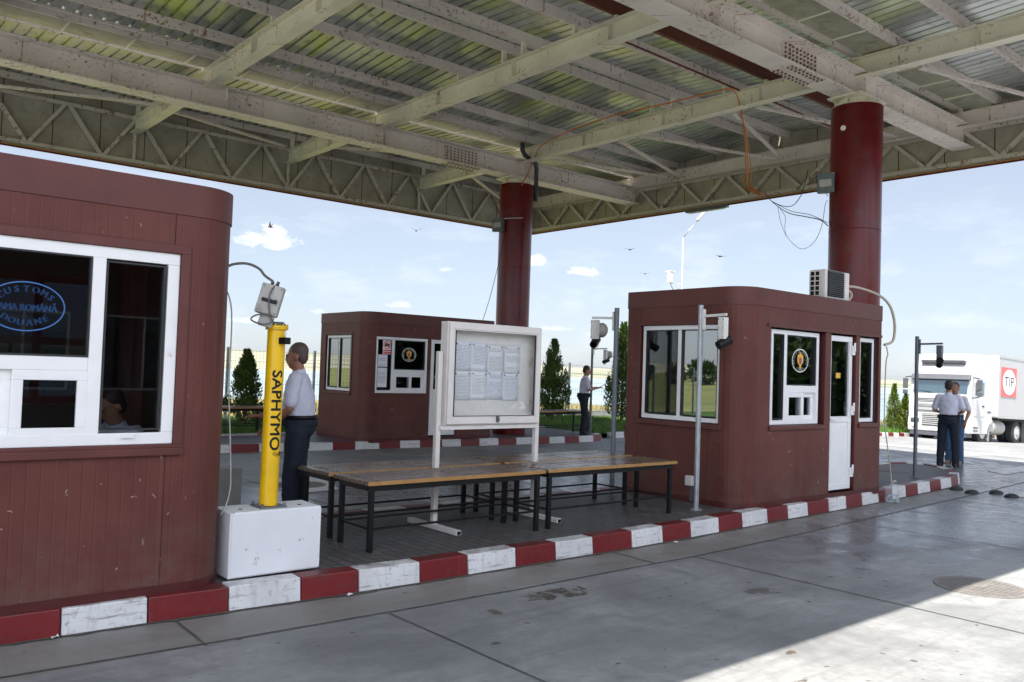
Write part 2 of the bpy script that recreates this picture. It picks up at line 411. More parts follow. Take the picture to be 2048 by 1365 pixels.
# ------------------------------------------------------------------ setting materials
def roadmat():
    t = NT('worn_concrete_road'); w = t.world()
    sp = t.N('ShaderNodeSeparateXYZ', inp={0: w}); x, y = sp.outputs[0], sp.outputs[1]
    n1 = t.noise(w, .8, 8, .66, .5); n2 = t.noise(w, 4.5, 9, .72, .3); n3 = t.noise(w, 70, 4, .7); n4 = t.noise(w, 15, 6, .75)
    k = t.ramp(n1, [(.34, (.115, .123, .133)), (.64, (.305, .312, .318))])
    k = t.mix(t.ramp(n2, [(.34, .6), (.58, 0)]), k, (.135, .14, .146))
    k = t.mix(t.math('MULTIPLY', n3, .3), k, (.40, .40, .385))
    k = t.mix(t.ramp(n4, [(.36, .32), (.54, 0)]), k, (.13, .133, .138))
    # brushed streaks along the lane
    mp = t.N('ShaderNodeMapping', inp={'Vector': w, 'Scale': (.45, 5, 1)}).outputs[0]
    k = t.mix(t.ramp(t.noise(mp, 1.4, 7, .72), [(.50, 0), (.72, .6)]), k, (.125, .127, .13))
    # gutter strip beside the kerb is browner, older concrete
    gut = t.math('MULTIPLY', t.math('GREATER_THAN', y, 5.06), t.math('LESS_THAN', y, 6.4))
    k = t.mix(t.math('MULTIPLY', gut, .45), k, (.20, .18, .155))
    # sunlit apron is paler, cleaner concrete
    # oil and mud spots
    def spot(cx, cy, rx, ry, th=.5):
        a = t.math('POWER', t.math('DIVIDE', t.math('SUBTRACT', x, cx), rx), 2)
        b = t.math('POWER', t.math('DIVIDE', t.math('SUBTRACT', y, cy), ry), 2)
        e = t.math('SUBTRACT', 1.0, t.math('ADD', a, b))
        s = t.math('MULTIPLY_ADD', t.noise(w, 9, 5, .7), 2.2, t.math('SUBTRACT', e, 1.42))
        return t.ramp(s, [(th - .1, 0), (th + .1, 1)])
    for cx, cy, rx, ry, c in ((4.55, 4.74, .55, .24, (.045, .032, .018)), (3.83, 4.63, .12, .1, (.06, .048, .03)), (4.82, 2.93, .1, .06, (.07, .05, .03)),
                              (4.44, 2.62, .12, .05, (.07, .05, .03)), (6.0, 3.9, .3, .2, (.09, .085, .08)), (3.4, 4.1, .08, .05, (.05, .045, .04))):
        k = t.mix(t.math('MULTIPLY', spot(cx, cy, rx, ry), .85), k, c)
    dots = t.ramp(t.noise(w, 11, 1, .3), [(.755, 0), (.77, .8)])
    k = t.mix(dots, k, (.06, .058, .055))
    # damp, smooth patches where the lane has been hosed
    def zone(cx, cy, rx, ry):
        a = t.math('POWER', t.math('DIVIDE', t.math('SUBTRACT', x, cx), rx), 2)
        b = t.math('POWER', t.math('DIVIDE', t.math('SUBTRACT', y, cy), ry), 2)
        return t.math('SUBTRACT', 1.0, t.math('ADD', a, b), clamp=True)
    z = t.math('MAXIMUM', t.math('MAXIMUM', zone(11.5, 4.4, 5.2, 1.6), zone(8.5, 9.6, 6.5, 2.4)), zone(17, 7.5, 5, 5))
    wet = t.ramp(t.math('MULTIPLY_ADD', t.noise(w, 1.6, 7, .68, .6), 1.0, t.math('MULTIPLY', z, .34)), [(.60, 0), (.74, 1)])
    k = t.mix(t.math('MULTIPLY', wet, .6), k, (.11, .125, .15))
    r = t.math('SUBTRACT', t.math('MULTIPLY_ADD', n2, .45, .33), t.math('MULTIPLY', wet, .27), None)
    h = t.math('MULTIPLY_ADD', n3, .4, n2)
    bs = t.N('ShaderNodeBump', inp={'Height': h, 'Strength': t.math('MULTIPLY_ADD', wet, -.20, .24), 'Distance': .006}).outputs[0]
    return t.pbr(k, r, 0, bs, .5)
def pavers():
    t = NT('block_paving'); w = t.world()
    mp = t.N('ShaderNodeMapping', inp={'Vector': w, 'Rotation': (0, 0, R(90))}).outputs[0]
    b = t.N('ShaderNodeTexBrick', inp={'Vector': mp, 'Scale': 1.0, 'Color1': (.095, .092, .094, 1), 'Color2': (.135, .129, .130, 1), 'Mortar': (.042, .04, .04, 1), 'Mortar Size': .011, 'Brick Width': .2, 'Row Height': .1})
    n = t.noise(w, 1.4, 6, .65)
    k = t.mix(t.ramp(n, [(.35, .6), (.65, 0)]), b.outputs['Color'], (.06, .055, .052))
    k = t.mix(t.ramp(t.noise(w, 5, 5), [(.6, 0), (.75, .4)]), k, (.2, .19, .18))
    return t.pbr(k, t.math('MULTIPLY_ADD', n, .3, .42), 0, t.bump(b.outputs['Fac'], -.4, .006), .4)
def kerbpaint(name, col, worn):
    t = NT(name); w = t.world()
    n = t.noise(w, 2.2, 6, .6); f = t.noise(w, 22, 6, .7)
    k = t.ramp(n, [(.3, tuple(c * .78 for c in col)), (.7, col)])
    k = t.mix(t.ramp(f, [(.54, 0), (.70, .85)]), k, worn)
    mps = t.N('ShaderNodeMapping', inp={'Vector': w, 'Scale': (1.3, 1.3, 16)}).outputs[0]
    k = t.mix(t.ramp(t.noise(mps, 2.2, 6, .7), [(.57, 0), (.68, .7)]), k, (.055, .05, .048))
    g2 = t.math('MULTIPLY', t.ramp(t.noise(w, 5, 7, .7), [(.44, 0), (.62, 1)]), t.math('GREATER_THAN', t.N('ShaderNodeSeparateXYZ', inp={0: t.N('ShaderNodeNewGeometry').outputs['Normal']}).outputs[2], .5))
    k = t.mix(t.math('MULTIPLY', g2, .75), k, tuple(c * .6 for c in worn))
    mp = t.N('ShaderNodeMapping', inp={'Vector': w, 'Scale': (14, 14, 1.5)}).outputs[0]
    k = t.mix(t.ramp(t.noise(mp, 1.5, 5, .6), [(.56, 0), (.78, .5)]), k, worn)
    return t.pbr(k, t.math('MULTIPLY_ADD', n, .25, .3), 0, t.bump(f, .15, .004), .45)
def grasssoil(name, a, b, c3, sc=.35):
    t = NT(name); w = t.world()
    n = t.noise(w, sc, 7, .65, .4); f = t.noise(w, 6, 6, .7)
    k = t.ramp(n, [(.3, a), (.55, b), (.75, c3)])
    k = t.mix(t.math('MULTIPLY', f, .5), k, tuple(x * .45 for x in a))
    return t.pbr(k, .85, 0, t.bump(f, .6, .05), .15)
M['road'] = roadmat(); M['pavers'] = pavers()
M['kred'] = kerbpaint('kerb_red', (.17, .009, .012), (.12, .04, .035)); M['kwhite'] = kerbpaint('kerb_white', (.70, .70, .71), (.34, .32, .30))
M['kgrey'] = kerbpaint('kerb_grey', (.42, .42, .41), (.25, .24, .22))
M['joint'] = plain('joint_tar', (.075, .072, .068), .85, var=.3, scale=8)
M['grit'] = plain('kerb_grit', (.085, .075, .062), .9, var=.4, scale=25, bump=.3)
M['mark'] = plain('worn_road_paint', (.62, .62, .62), .6, var=.15, scale=3, dirt=(.3, .3, .3), dscale=5, dth=(.5, .7))
M['lawn'] = grasssoil('lawn_soil', (.025, .06, .012), (.045, .095, .018), (.07, .11, .03), .8)
def fieldmat():
    t = NT('dry_meadow'); w = t.world(); n = t.noise(w, .06, 7, .65, .4); f = t.noise(w, 6, 6, .7)
    a = t.ramp(n, [(.3, (.19, .185, .08)), (.55, (.30, .27, .15)), (.75, (.17, .19, .08))]); b = t.ramp(n, [(.3, (.085, .12, .035)), (.55, (.17, .18, .06)), (.75, (.10, .14, .04))])
    k = t.mix(t.math('MULTIPLY_ADD', t.N('ShaderNodeSeparateXYZ', inp={0: w}).outputs[0], -.06, -.5, clamp=True), a, b)
    k = t.mix(t.math('MULTIPLY', f, .4), k, (.08, .09, .03))
    return t.pbr(k, .85, 0, t.bump(f, .6, .05), .15)
M['field'] = fieldmat()
def hillmat():
    t = NT('far_fields'); w = t.world()
    mp = t.N('ShaderNodeMapping', inp={'Vector': w, 'Scale': (1, 1, 14)}).outputs[0]
    n = t.noise(mp, .0035, 5, .55, .3); f = t.noise(w, .02, 5, .6)
    k = t.ramp(n, [(.38, (.13, .165, .115)), (.5, (.25, .24, .18)), (.66, (.31, .285, .235))])
    k = t.mix(t.ramp(f, [(.55, 0), (.68, .7)]), k, (.14, .2, .12))
    return t.pbr(k, .9, 0, None, .1)
M['hills'] = hillmat()
def lakemat():
    t = NT('lake_water'); w = t.world()
    mp = t.N('ShaderNodeMapping', inp={'Vector': w, 'Scale': (.25, .25, 1)}).outputs[0]
    n = t.noise(mp, .5, 5, .6)
    return t.pbr(t.ramp(t.noise(w, .004, 3), [(.3, (.20, .265, .29)), (.7, (.26, .325, .35))]), .42, 0, t.bump(n, .4, .3), .3)
M['lake'] = lakemat()

# ------------------------------------------------------------------ ground sheets
def gridmesh(xs, ys, zf, skip=None):
    mb = MB(); nx, ny = len(xs), len(ys)
    mb.v = [(x, y, zf(x, y)) for x in xs for y in ys]
    for i in range(nx - 1):
        for j in range(ny - 1):
            if skip and skip((xs[i] + xs[i + 1]) / 2, (ys[j] + ys[j + 1]) / 2): continue
            mb.f.append((i * ny + j, (i + 1) * ny + j, (i + 1) * ny + j + 1, i * ny + j + 1)); mb.m.append(0)
    return mb
def graded(lo, hi, core_lo, core_hi, step, g=1.22):
    a = list(np.arange(core_lo, core_hi + 1e-6, step)); s = step; x = core_lo
    while x > lo: s *= g; x -= s; a.insert(0, x)
    s = step; x = core_hi
    while x < hi: s *= g; x += s; a.append(x)
    return a

xs = sorted(set([-70, -30, -5] + list(range(0, 18, 3)) + list(range(18, 76))))
o = gridmesh(xs, [-45, -20, -5, 0, 3, 6, 9, 12, 15, 17, 19.5], lambda x, y: slope(x)).build('road', M['road']); tag(o, kind='structure')
gx = graded(-420, 620, -70, 76, 4); gy = graded(-420, 620, -45, 23.5, 4)
def terr_z(x, y):
    inside = -69 < x < 75 and -44 < y < 23.0
    return terr(x, y) - (.6 if inside else 0.02)
o = gridmesh(gx, gy, terr_z).build('terrain', M['field'], smooth=True); tag(o, kind='structure')

# kerb lines (front of the near island, rounded end, back) -----------------
K1 = [(-9.3, 5.72), (-4, 5.72), (.98, 5.69), (1.8, 5.66), (2.8, 5.61), (3.8, 5.575), (5.4, 5.585), (6.4, 5.585), (7.4, 5.62), (8.5, 5.68), (9.5, 5.725), (10.5, 5.765), (11.55, 5.815), (13, 5.92), (14.6, 6.05),
      (15.2, 6.13), (15.75, 6.33), (16.3, 6.68), (16.7, 7.05), (16.85, 7.4), (16.7, 7.75), (16.2, 7.93), (15, 7.98), (5, 7.98), (-9.3, 7.98)]
K2 = [(-9, 15.75), (3, 15.5), (6.2, 15.3), (8, 15.13), (9.8, 15.0), (12.3, 14.80), (13.7, 14.72), (15.2, 14.76), (15.7, 14.95), (15.95, 15.3)]
K3 = [(15.98, 15.32), (16.6, 15.34), (18, 15.5), (20, 15.7), (28, 16.3), (36, 17.0), (60, 19.2)]
def resample(line, step):
    pts = [Vector((x, y, 0)) for x, y in line]; out = [pts[0].copy()]; acc = 0; seg = []
    L = [0]
    for a, b in zip(pts, pts[1:]): L.append(L[-1] + (b - a).length)
    n = int(L[-1] / step)
    for i in range(n + 1):
        s = i * step
        for k in range(len(L) - 1):
            if L[k] <= s <= L[k + 1]:
                out.append(pts[k].lerp(pts[k + 1], (s - L[k]) / max(1e-9, L[k + 1] - L[k]))); break
    return out[1:]
def kerb(name, line, x_red, length, w, h, inward, mats, zf=lambda x: 0.0, z0=-.02):
    """row of painted kerb stones; block boundaries start so that a red block begins at x_red"""
    pts = resample(line, .02); mb = MB()
    rj = random.Random(17); i0 = min(range(len(pts)), key=lambda i: abs(pts[i].x - x_red) + (0 if i < len(pts) * .7 else 1e3))
    n = int(round(length / .02)); start = i0 % n; rng = random.Random(5)
    idx = list(range(start, len(pts) - 1, n))
    jit_ = {i: rj.choice((-1, 0, 0, 1)) for i in idx}
    for i00 in idx:
        i = max(0, i00 + jit_[i00]); j = min(i00 + n + jit_.get(i00 + n, 0), len(pts) - 1)
        if j - i < 4: continue
        red = ((i00 - i0) // n) % 2 == 0
        a, b = pts[i], pts[j]; d = (b - a).normalized(); nn = V(-d.y, d.x, 0) * inward
        g = .004; a2, b2 = a + d * g, b - d * g
        jit = rng.uniform(-.004, .004)
        za, zb = zf(a.x), zf(b.x); hh = h + rng.uniform(-.004, .004)
        lo = [a2 + nn * jit, b2 + nn * jit, b2 + nn * w, a2 + nn * w]
        up = [a2 + nn * (jit + .018), b2 + nn * (jit + .018), b2 + nn * w, a2 + nn * w]
        zz = [za, zb, zb, za]
        v = [(p.x, p.y, z + z0) for p, z in zip(lo, zz)] + [(p.x, p.y, z + hh) for p, z in zip(up, zz)]
        mb.add(v, [(3, 2, 1, 0), (4, 5, 6, 7), (0, 1, 5, 4), (1, 2, 6, 5), (2, 3, 7, 6), (3, 0, 4, 7)], 0 if red else 1)
    o = mb.build(name, mats, bevel=.008, seg=2); tag(o, kind='structure'); return o
kerb('kerb', K1, 1.81, .5, .17, .165, 1, [M['kred'], M['kwhite']])
kerb('kerb', K2, 8.2, .5, .15, .15, 1, [M['kred'], M['kwhite']])
kerb('kerb', K3, 17.0, .6, .14, .15, 1, [M['kred'], M['kwhite']], zf=slope)

def sheet(name, poly, z, mat, kind='structure', zf=None):
    mb = MB(); mb.add([(x, y, z + (zf(x) if zf else 0)) for x, y in poly], [tuple(range(len(poly)))])
    o = mb.build(name, mat)
    bm = bmesh.new(); bm.from_mesh(o.data); bmesh.ops.triangulate(bm, faces=bm.faces)
    for f in bm.faces:
        if f.normal.z < 0: f.normal_flip()
    bm.to_mesh(o.data); bm.free(); tag(o, kind=kind); return o
def inset(line, d):
    out = []
    for i, (x, y) in enumerate(line):
        a = Vector(line[max(i - 1, 0)]); b = Vector(line[min(i + 1, len(line) - 1)])
        t = (b - a).normalized(); out.append((x - t.y * d, y + t.x * d))
    return out
sheet('pavement', inset(K1, .14), .150, M['pavers'])
sheet('pavement', inset(K2, .12) + [(15.95, 17.2), (-9, 17.2)], .138, M['pavers'])

# lawn behind the second island, falling away to the right
ax = list(np.arange(-60, 72, 1.0)); mb = MB()
def lawn_front(x):
    if x < 15.96: return 17.28
    for (x0, y0), (x1, y1) in zip(K3, K3[1:]):
        if x0 <= x <= x1: return y0 + (y1 - y0) * (x - x0) / (x1 - x0) + .12
    return 20.4
def lawn_z(x, y): return .125 + slope(x) + .03 * mnoise.noise(V(x * .6, y * .6, 0))
cols = sorted(ax + [15.95, 15.97])
for x in cols:
    f = lawn_front(x)
    for k in range(9): y = f + (23.9 - f) * k / 8; mb.v.append((x, y, lawn_z(x, y)))
for i in range(len(cols) - 1):
    for k in range(8): mb.f.append((i * 9 + k, (i + 1) * 9 + k, (i + 1) * 9 + k + 1, i * 9 + k + 1)); mb.m.append(0)
tag(mb.build('lawn', M['lawn'], smooth=True), kind='structure')
mb = MB()
for i in range(40):
    a = -9 + i * .62; mb.bx(a, a + .61, 17.2, 17.29, -.02, .185 + random.uniform(-.006, .006))
tag(mb.build('kerb', M['kgrey'], bevel=.008), kind='structure')

# grass blades on the lawn and on the verge
def blades(n, xr, hmin, hmax, seed, yr=None):
    rng = random.Random(seed); mb = MB()
    for _ in range(n):
        x = rng.uniform(*xr); f = lawn_front(x)
        y = rng.uniform(f + .03, 22.4 if yr is None else yr)
        p = mnoise.noise(V(x * .8, y * .8, 5.0))
        h = rng.uniform(hmin, hmax) * (1 + .7 * p); a = rng.uniform(0, 6.28); w = rng.uniform(.008, .016)
        l = rng.uniform(.0, .6) * h; z = lawn_z(x, y) - .01
        cx, sx = math.cos(a), math.sin(a)
        mb.v += [(x - w * sx, y + w * cx, z), (x + w * sx, y - w * cx, z), (x + l * cx, y + l * sx, z + h)]
        k = len(mb.v); mb.f.append((k - 3, k - 2, k - 1)); mb.m.append(0)
    return mb
mb = blades(34000, (4, 30), .05, .15, 3)
mb2 = blades(9000, (30, 42), .10, .32, 4)
mb.add(mb2.v, mb2.f)
tag(mb.build('grass', M['grassblade']), 'short mown green grass growing between the paved island and the wire fence', 'grass', kind='stuff')
def dryblades(n, seed):
    rng = random.Random(seed); mb = MB()
    for _ in range(n):
        x = rng.uniform(2, 60); y = 22.6 + abs(rng.gauss(0, 5)); z = terr(x, y) - .05
        h = rng.uniform(.2, .65); a = rng.uniform(0, 6.28); w = rng.uniform(.012, .03); l = rng.uniform(.1, .5) * h
        cx, sx = math.cos(a), math.sin(a)
        mb.v += [(x - w * sx, y + w * cx, z), (x + w * sx, y - w * cx, z), (x + l * cx, y + l * sx, z + h)]
        k = len(mb.v); mb.f.append((k - 3, k - 2, k - 1)); mb.m.append(0)
    return mb
tag(dryblades(16000, 9).build('dry_grass', M['drygrass']), 'tall dry yellow grass growing beyond the wire fence', 'dry grass', kind='stuff')

# lake and far shore
mb = MB(); mb.add([(-700, 260, -8), (260, -300, -8), (6500, -900, -8), (6500, 6500, -8), (-900, 6500, -8)], [(0, 1, 2, 3, 4)])
tag(mb.build('lake', M['lake']), kind='structure')
mb = MB(); na = 180; rows = 7
for i in range(na + 1):
    az = R(-25 + 170 * i / na); t = min(1, max(0, (math.degrees(az) - 20) / 50))
    r0 = 1850 - 850 * t + 120 * mnoise.noise(V(i * .06, 2, 0)); top = 5 + 17 * t ** 1.2 + 6 * mnoise.noise(V(i * .05, 7, 0)) + 2 * mnoise.noise(V(i * .3, 9, 0))
    for k in range(rows):
        q = k / (rows - 1); r = r0 + q * 1500; z = -9 + (top + 9) * (1 - (1 - q) ** 1.7) * r / (r0 + 1500) * 1.35
        z += 1.5 * mnoise.noise(V(i * .25, k * 1.3, 4)) * (q > 0)
        mb.v.append((r * math.cos(az), r * math.sin(az), z))
for i in range(na):
    for k in range(rows - 1): mb.f.append((i * rows + k, (i + 1) * rows + k, (i + 1) * rows + k + 1, i * rows + k + 1)); mb.m.append(0)
tag(mb.build('hills', M['hills'], smooth=True), kind='structure')

# joints in the concrete, markings
def strip(pts, w, z, mb):
    for (a, b) in zip(pts, pts[1:]):
        a = V(*a, 0); b = V(*b, 0); d = (b - a).normalized(); n = V(-d.y, d.x, 0) * w / 2
        mb.add([(*(a + n).xy, z + slope(a.x)), (*(a - n).xy, z + slope(a.x)), (*(b - n).xy, z + slope(b.x)), (*(b + n).xy, z + slope(b.x))], [(0, 1, 2, 3)])
def wob(p, q, n, amp):
    rng = random.Random(int(abs(p[0] * 100 + p[1] * 37))); out = []
    for i in range(n + 1):
        t = i / n; out.append((p[0] + (q[0] - p[0]) * t + rng.uniform(-amp, amp), p[1] + (q[1] - p[1]) * t + rng.uniform(-amp, amp)))
    return out
mb = MB(); G1 = [(-8, 5.2), (.89, 5.12), (2.22, 5.055), (4.3, 5.0), (6.64, 5.01), (8.39, 5.09), (10, 5.2), (13.9, 5.45), (17, 5.7), (21, 6.0)]
line = []
for a, b in zip(G1, G1[1:]): line += wob(a, b, 8, .004)[:-1]
strip(line + [G1[-1]], .020, .0055, mb)
for x in (1.94, 6.0, 10.1): strip(wob((x, 5.03 + max(0, x - 7) * .04), (x + .02, 5.62), 6, .006), .016, .006, mb)
for x in (-.2, 3.2, 6.55, 9.86, 13.2, 16.6): strip(wob((x, 5.0 + max(0, x - 7) * .06), (x + .03, -1.5), 30, .004), .014, .0045, mb)
strip(wob((-8, 1.6), (21, 1.6), 60, .004), .014, .005, mb)
for x in (1.5, 5, 8.5, 12, 15.5, 19): strip(wob((x, 8.0), (x, 14.7), 20, .004), .014, .0045, mb)
strip(wob((-8, 11.4), (21, 11.4), 60, .004), .014, .005, mb)
tag(mb.build('road_joint', M['joint']), kind='structure')
# grit swept against the foot of the kerb
mb = MB(); rng = random.Random(31); base = resample([p for p in K1 if p[0] < 15.3][:16], .05); prev = None
for i, p in enumerate(base):
    wdt = .02 + .05 * max(0, mnoise.noise(V(p.x * 1.7, 0, 3))) + .035 * max(0, mnoise.noise(V(p.x * 9, 0, 8))) + rng.uniform(0, .012)
    a = (p.x, p.y + .03, .0062); b = (p.x, p.y - wdt, .0062); mb.v += [a, b]
    if i: mb.f.append((2 * i - 2, 2 * i - 1, 2 * i + 1, 2 * i)); mb.m.append(0)
tag(mb.build('gutter_grit', M['grit']), kind='structure')
mb = MB()
for q in ([(18.28, 6.83), (20.3, 6.85), (20.1, 6.4), (17.94, 6.38)], [(14.64, 5.2), (15.6, 5.15), (15.5, 4.85), (14.55, 4.9)],
          [(5.01, 8.44), (5.6, 8.42), (5.66, 8.66), (5.09, 8.69)], [(6.3, 8.44), (7.1, 8.42), (7.16, 8.66), (6.35, 8.69)], [(18.7, 9.25), (19.2, 9.2), (19.2, 9.1), (18.7, 9.15)],
          [(8.4, 8.44), (9.3, 8.42), (9.36, 8.66), (8.45, 8.69)], [(5.0, 10.2), (5.7, 10.3), (6.3, 11.9), (5.4, 11.7)]):
    mb.add([(x, y, .007 + slope(x)) for x, y in q], [(0, 1, 2, 3)])
strip([(24.6, 18), (24.6, 4), (24.6, -20)], .22, .007, mb)
strip([(20.1, 10.3), (23.2, 8.9)], .12, .006, mb)
tag(mb.build('road_marking', M['mark']), kind='structure')

# ------------------------------------------------------------------ sky, sun, camera
SUN = V(-.51, -.20, 1.0).normalized()
el = math.asin(SUN.z); rot = math.atan2(SUN.x, SUN.y)
w = bpy.data.worlds.new('World'); scene.world = w; w.use_nodes = True
nt = w.node_tree; nt.nodes.clear()
class WT(NT):
    def __init__(s, tree): s.t = tree; s.n = tree.nodes
t = WT(nt)
out = nt.nodes.new('ShaderNodeOutputWorld'); bg = nt.nodes.new('ShaderNodeBackground')
sky = nt.nodes.new('ShaderNodeTexSky'); sky.sky_type = 'NISHITA'; sky.sun_disc = False
sky.sun_elevation = el; sky.sun_rotation = rot; sky.air_density = 1.0; sky.dust_density = .6; sky.ozone_density = 1.6
dirv = nt.nodes.new('ShaderNodeTexCoord').outputs['Generated']
sp = t.N('ShaderNodeSeparateXYZ', inp={0: dirv})
az = t.math('ARCTAN2', sp.outputs[1], sp.outputs[0]); elv = t.math('ARCSINE', sp.outputs[2])
nz = t.noise(t.N('ShaderNodeMapping', inp={'Vector': dirv, 'Scale': (1, 1, 1.6)}).outputs[0], 48, 9, .66, .4)
nz2 = t.noise(t.N('ShaderNodeMapping', inp={'Vector': dirv, 'Scale': (1, 1, 3)}).outputs[0], 9, 5, .6)
tot = None
for a, e, wa, we, amp in ((66.2, 7.75, 2.6, .95, .95), (65.9, 8.4, 1.1, .75, .95), (57.6, 4.1, .95, .42, .9), (48.4, 7.4, 1.0, .62, .95), (45.0, 6.75, 1.45, .55, .9), (62.8, 3.4, .9, .28, .6), (47.0, 2.9, 1.5, .3, .45),
                          (65.5, 4.4, 1.3, .35, .5), (67.5, 2.6, 1.6, .35, .5), (54.5, 6.6, .7, .25, .4), (44.0, 2.6, 1.2, .25, .4), (95, 12, 9, 4, 1.0), (125, 9, 10, 3.5, 1.0), (150, 14, 8, 4, 1.0), (170, 8, 10, 3, .9)):
    du = t.math('POWER', t.math('DIVIDE', t.math('SUBTRACT', az, R(a)), R(wa)), 2)
    dv0 = t.math('DIVIDE', t.math('SUBTRACT', elv, R(e)), R(we))
    dv = t.math('POWER', t.math('MULTIPLY', dv0, t.math('MULTIPLY_ADD', t.math('LESS_THAN', dv0, 0.0), .7, 1.0)), 2)
    m = t.math('SUBTRACT', 1.0, t.math('ADD', du, dv))
    m = t.math('MULTIPLY_ADD', nz, 3.4, t.math('SUBTRACT', m, 2.0))
    m = t.math('MULTIPLY', t.math('MULTIPLY', m, .85, clamp=True), amp)
    tot = m if tot is None else t.math('MAXIMUM', tot, m)
# bright unseen cloud banks behind and beside the viewer, added to fill the shade
cn = t.noise(t.N('ShaderNodeMapping', inp={'Vector': dirv, 'Scale': (1, 1, 1.5)}).outputs[0], 4.2, 7, .58)
side_ = t.math('MULTIPLY_ADD', t.math('ADD', sp.outputs[1], t.math('MULTIPLY', sp.outputs[0], .5)), -1.6, -.12, clamp=True)
fill_bank = t.math('MULTIPLY', t.ramp(cn, [(.40, 0), (.50, 1)]), side_)
haze = t.math('MULTIPLY', t.ramp(nz2, [(.5, 0), (.75, 1)]), t.math('SUBTRACT', 1.0, t.math('DIVIDE', t.math('ABSOLUTE', t.math('SUBTRACT', elv, R(6))), R(14)), clamp=True))
tot = t.math('MAXIMUM', tot, t.math('MULTIPLY', haze, .22))
hs = t.N('ShaderNodeHueSaturation', inp={'Saturation': SKY_SAT, 'Value': 1.0, 'Color': sky.outputs[0]}).outputs[0]
hs = t.N('ShaderNodeGamma', inp={'Color': hs, 'Gamma': SKY_GAMMA}).outputs[0]
hs = t.mix(1.0, hs, SKY_TINT, 'MULTIPLY')
hs = t.mix(1.0, hs, t.ramp(t.math('DIVIDE', elv, R(14), clamp=True), [(0, (.90, .97, 1.05)), (1, (1, 1, 1))]), 'MULTIPLY')
c = t.mix(fill_bank, t.mix(tot, hs, CLOUD_COL), FILL_BANK_COL)
nt.links.new(c, bg.inputs[0]); bg.inputs[1].default_value = SKY_STRENGTH
nt.links.new(bg.outputs[0], out.inputs[0])
sl = bpy.data.lights.new('sun', 'SUN'); sl.energy = SUN_STRENGTH; sl.angle = R(.53); sl.color = (1, .94, .84)
so = bpy.data.objects.new('sun', sl); COL.objects.link(so); so.rotation_euler = SUN.to_track_quat('Z', 'Y').to_euler(); so.location = (-20, -8, 40)

cam = bpy.data.cameras.new('camera'); co = bpy.data.objects.new('camera', cam); COL.objects.link(co); scene.camera = co
yaw, pitch, roll = R(49.88724538), R(1.96668047), R(1.92292484)
fw = V(math.cos(yaw) * math.cos(pitch), math.sin(yaw) * math.cos(pitch), math.sin(pitch))
r0 = V(math.sin(yaw), -math.cos(yaw), 0); u0 = r0.cross(fw)
rr = r0 * math.cos(roll) + u0 * math.sin(roll); uu = -r0 * math.sin(roll) + u0 * math.cos(roll)
mm = Matrix((rr, uu, -fw)).transposed().to_4x4(); mm.translation = (0, 0, 1.7); co.matrix_world = mm
cam.sensor_width = 36; cam.lens = 1694.733 / 2048 * 36; cam.clip_start = .05; cam.clip_end = 9000
scene.render.resolution_x = 1024; scene.render.resolution_y = 682
vs = scene.view_settings; vs.view_transform = 'Standard'; vs.look = 'None'; vs.exposure = EXPOSURE; vs.gamma = 1; vs.use_curve_mapping = False
scene.cycles.use_denoising = True
try: scene.cycles.denoiser = 'OPENIMAGEDENOISE'
except Exception: pass
scene.cycles.max_bounces = 10; scene.cycles.diffuse_bounces = 5; scene.cycles.glossy_bounces = 5; scene.cycles.transparent_max_bounces = 16
scene.cycles.sample_clamp_indirect = 6
# ------------------------------------------------------------------ canopy
XE, YE, YN, XW = 17.75, 20.35, 1.95, -3.6
can = thing('canopy', (13.4, 7.15, 0), 'large steel canopy with white beams over the checkpoint on dark red columns', 'canopy')
MAINY = (7.15, 15.88)
for y in MAINY:
    mb = MB(); mb.ibeam((XW, y, 6.42), (XE - .05, y, 6.42), .40, .46, .03, .024)
    for x in (-2, 2, 6, 9.4, 13.43):
        for s in (-1, 1): mb.bx(x - .008, x + .008, y + s * .012, y + s * .17, 6.45, 6.85)
    mbo = mb.build('main_beam', M['beam'], can, bevel=.004)
    # riveted splice near the column
    sp_ = MB(); xa, xb = 11.15, 12.1
    sp_.bx(xa, xb, y - .031, y - .0125, 6.475, 6.825); sp_.bx(xa, xb, y - .195, y + .195, 6.404, 6.4185)
    for i in range(9):
        for j in range(5):
            x = xa + .06 + i * .104
            z = 6.52 + j * .065; sp_.cyl((x, y - .030, z), (x, y - .052, z), .017, n=6, mi=1)
        for j in (-1.5, -.8, .8, 1.5):
            x = xa + .06 + i * .104; sp_.cyl((x, y + j * .105, 6.405), (x, y + j * .105, 6.384), .019, n=6, mi=1)
    sp_.build('splice_plate', [rusty_paint('splice_paint', (.72, .66, .61), amount=.56, scale=16) if 'splice' not in M else M['splice'], M['bolt']], mbo)
    M['splice'] = bpy.data.materials['splice_paint']
CROSSX = (-2.2, 1.75, 5.65, 9.4, 13.43)
for x in CROSSX:
    mb = MB(); mb.ibeam((x, YN, 6.80), (x, YE - .08, 6.80), .21, .33, .02, .014)
    for y in (3.2, 5.2, 9, 11.3, 13.6, 18):
        for s in (-1, 1): mb.bx(x + s * .007, x + s * .1, y - .005, y + .005, 6.82, 7.11)
    mb.build('cross_beam', M['bouncecream'], can, bevel=.003)
mb = MB(); mb.ibeam((17.46, YN, 6.80), (17.46, YE - .08, 6.80), .16, .30, .016, .012); mb.build('edge_beam', M['beam'], can)
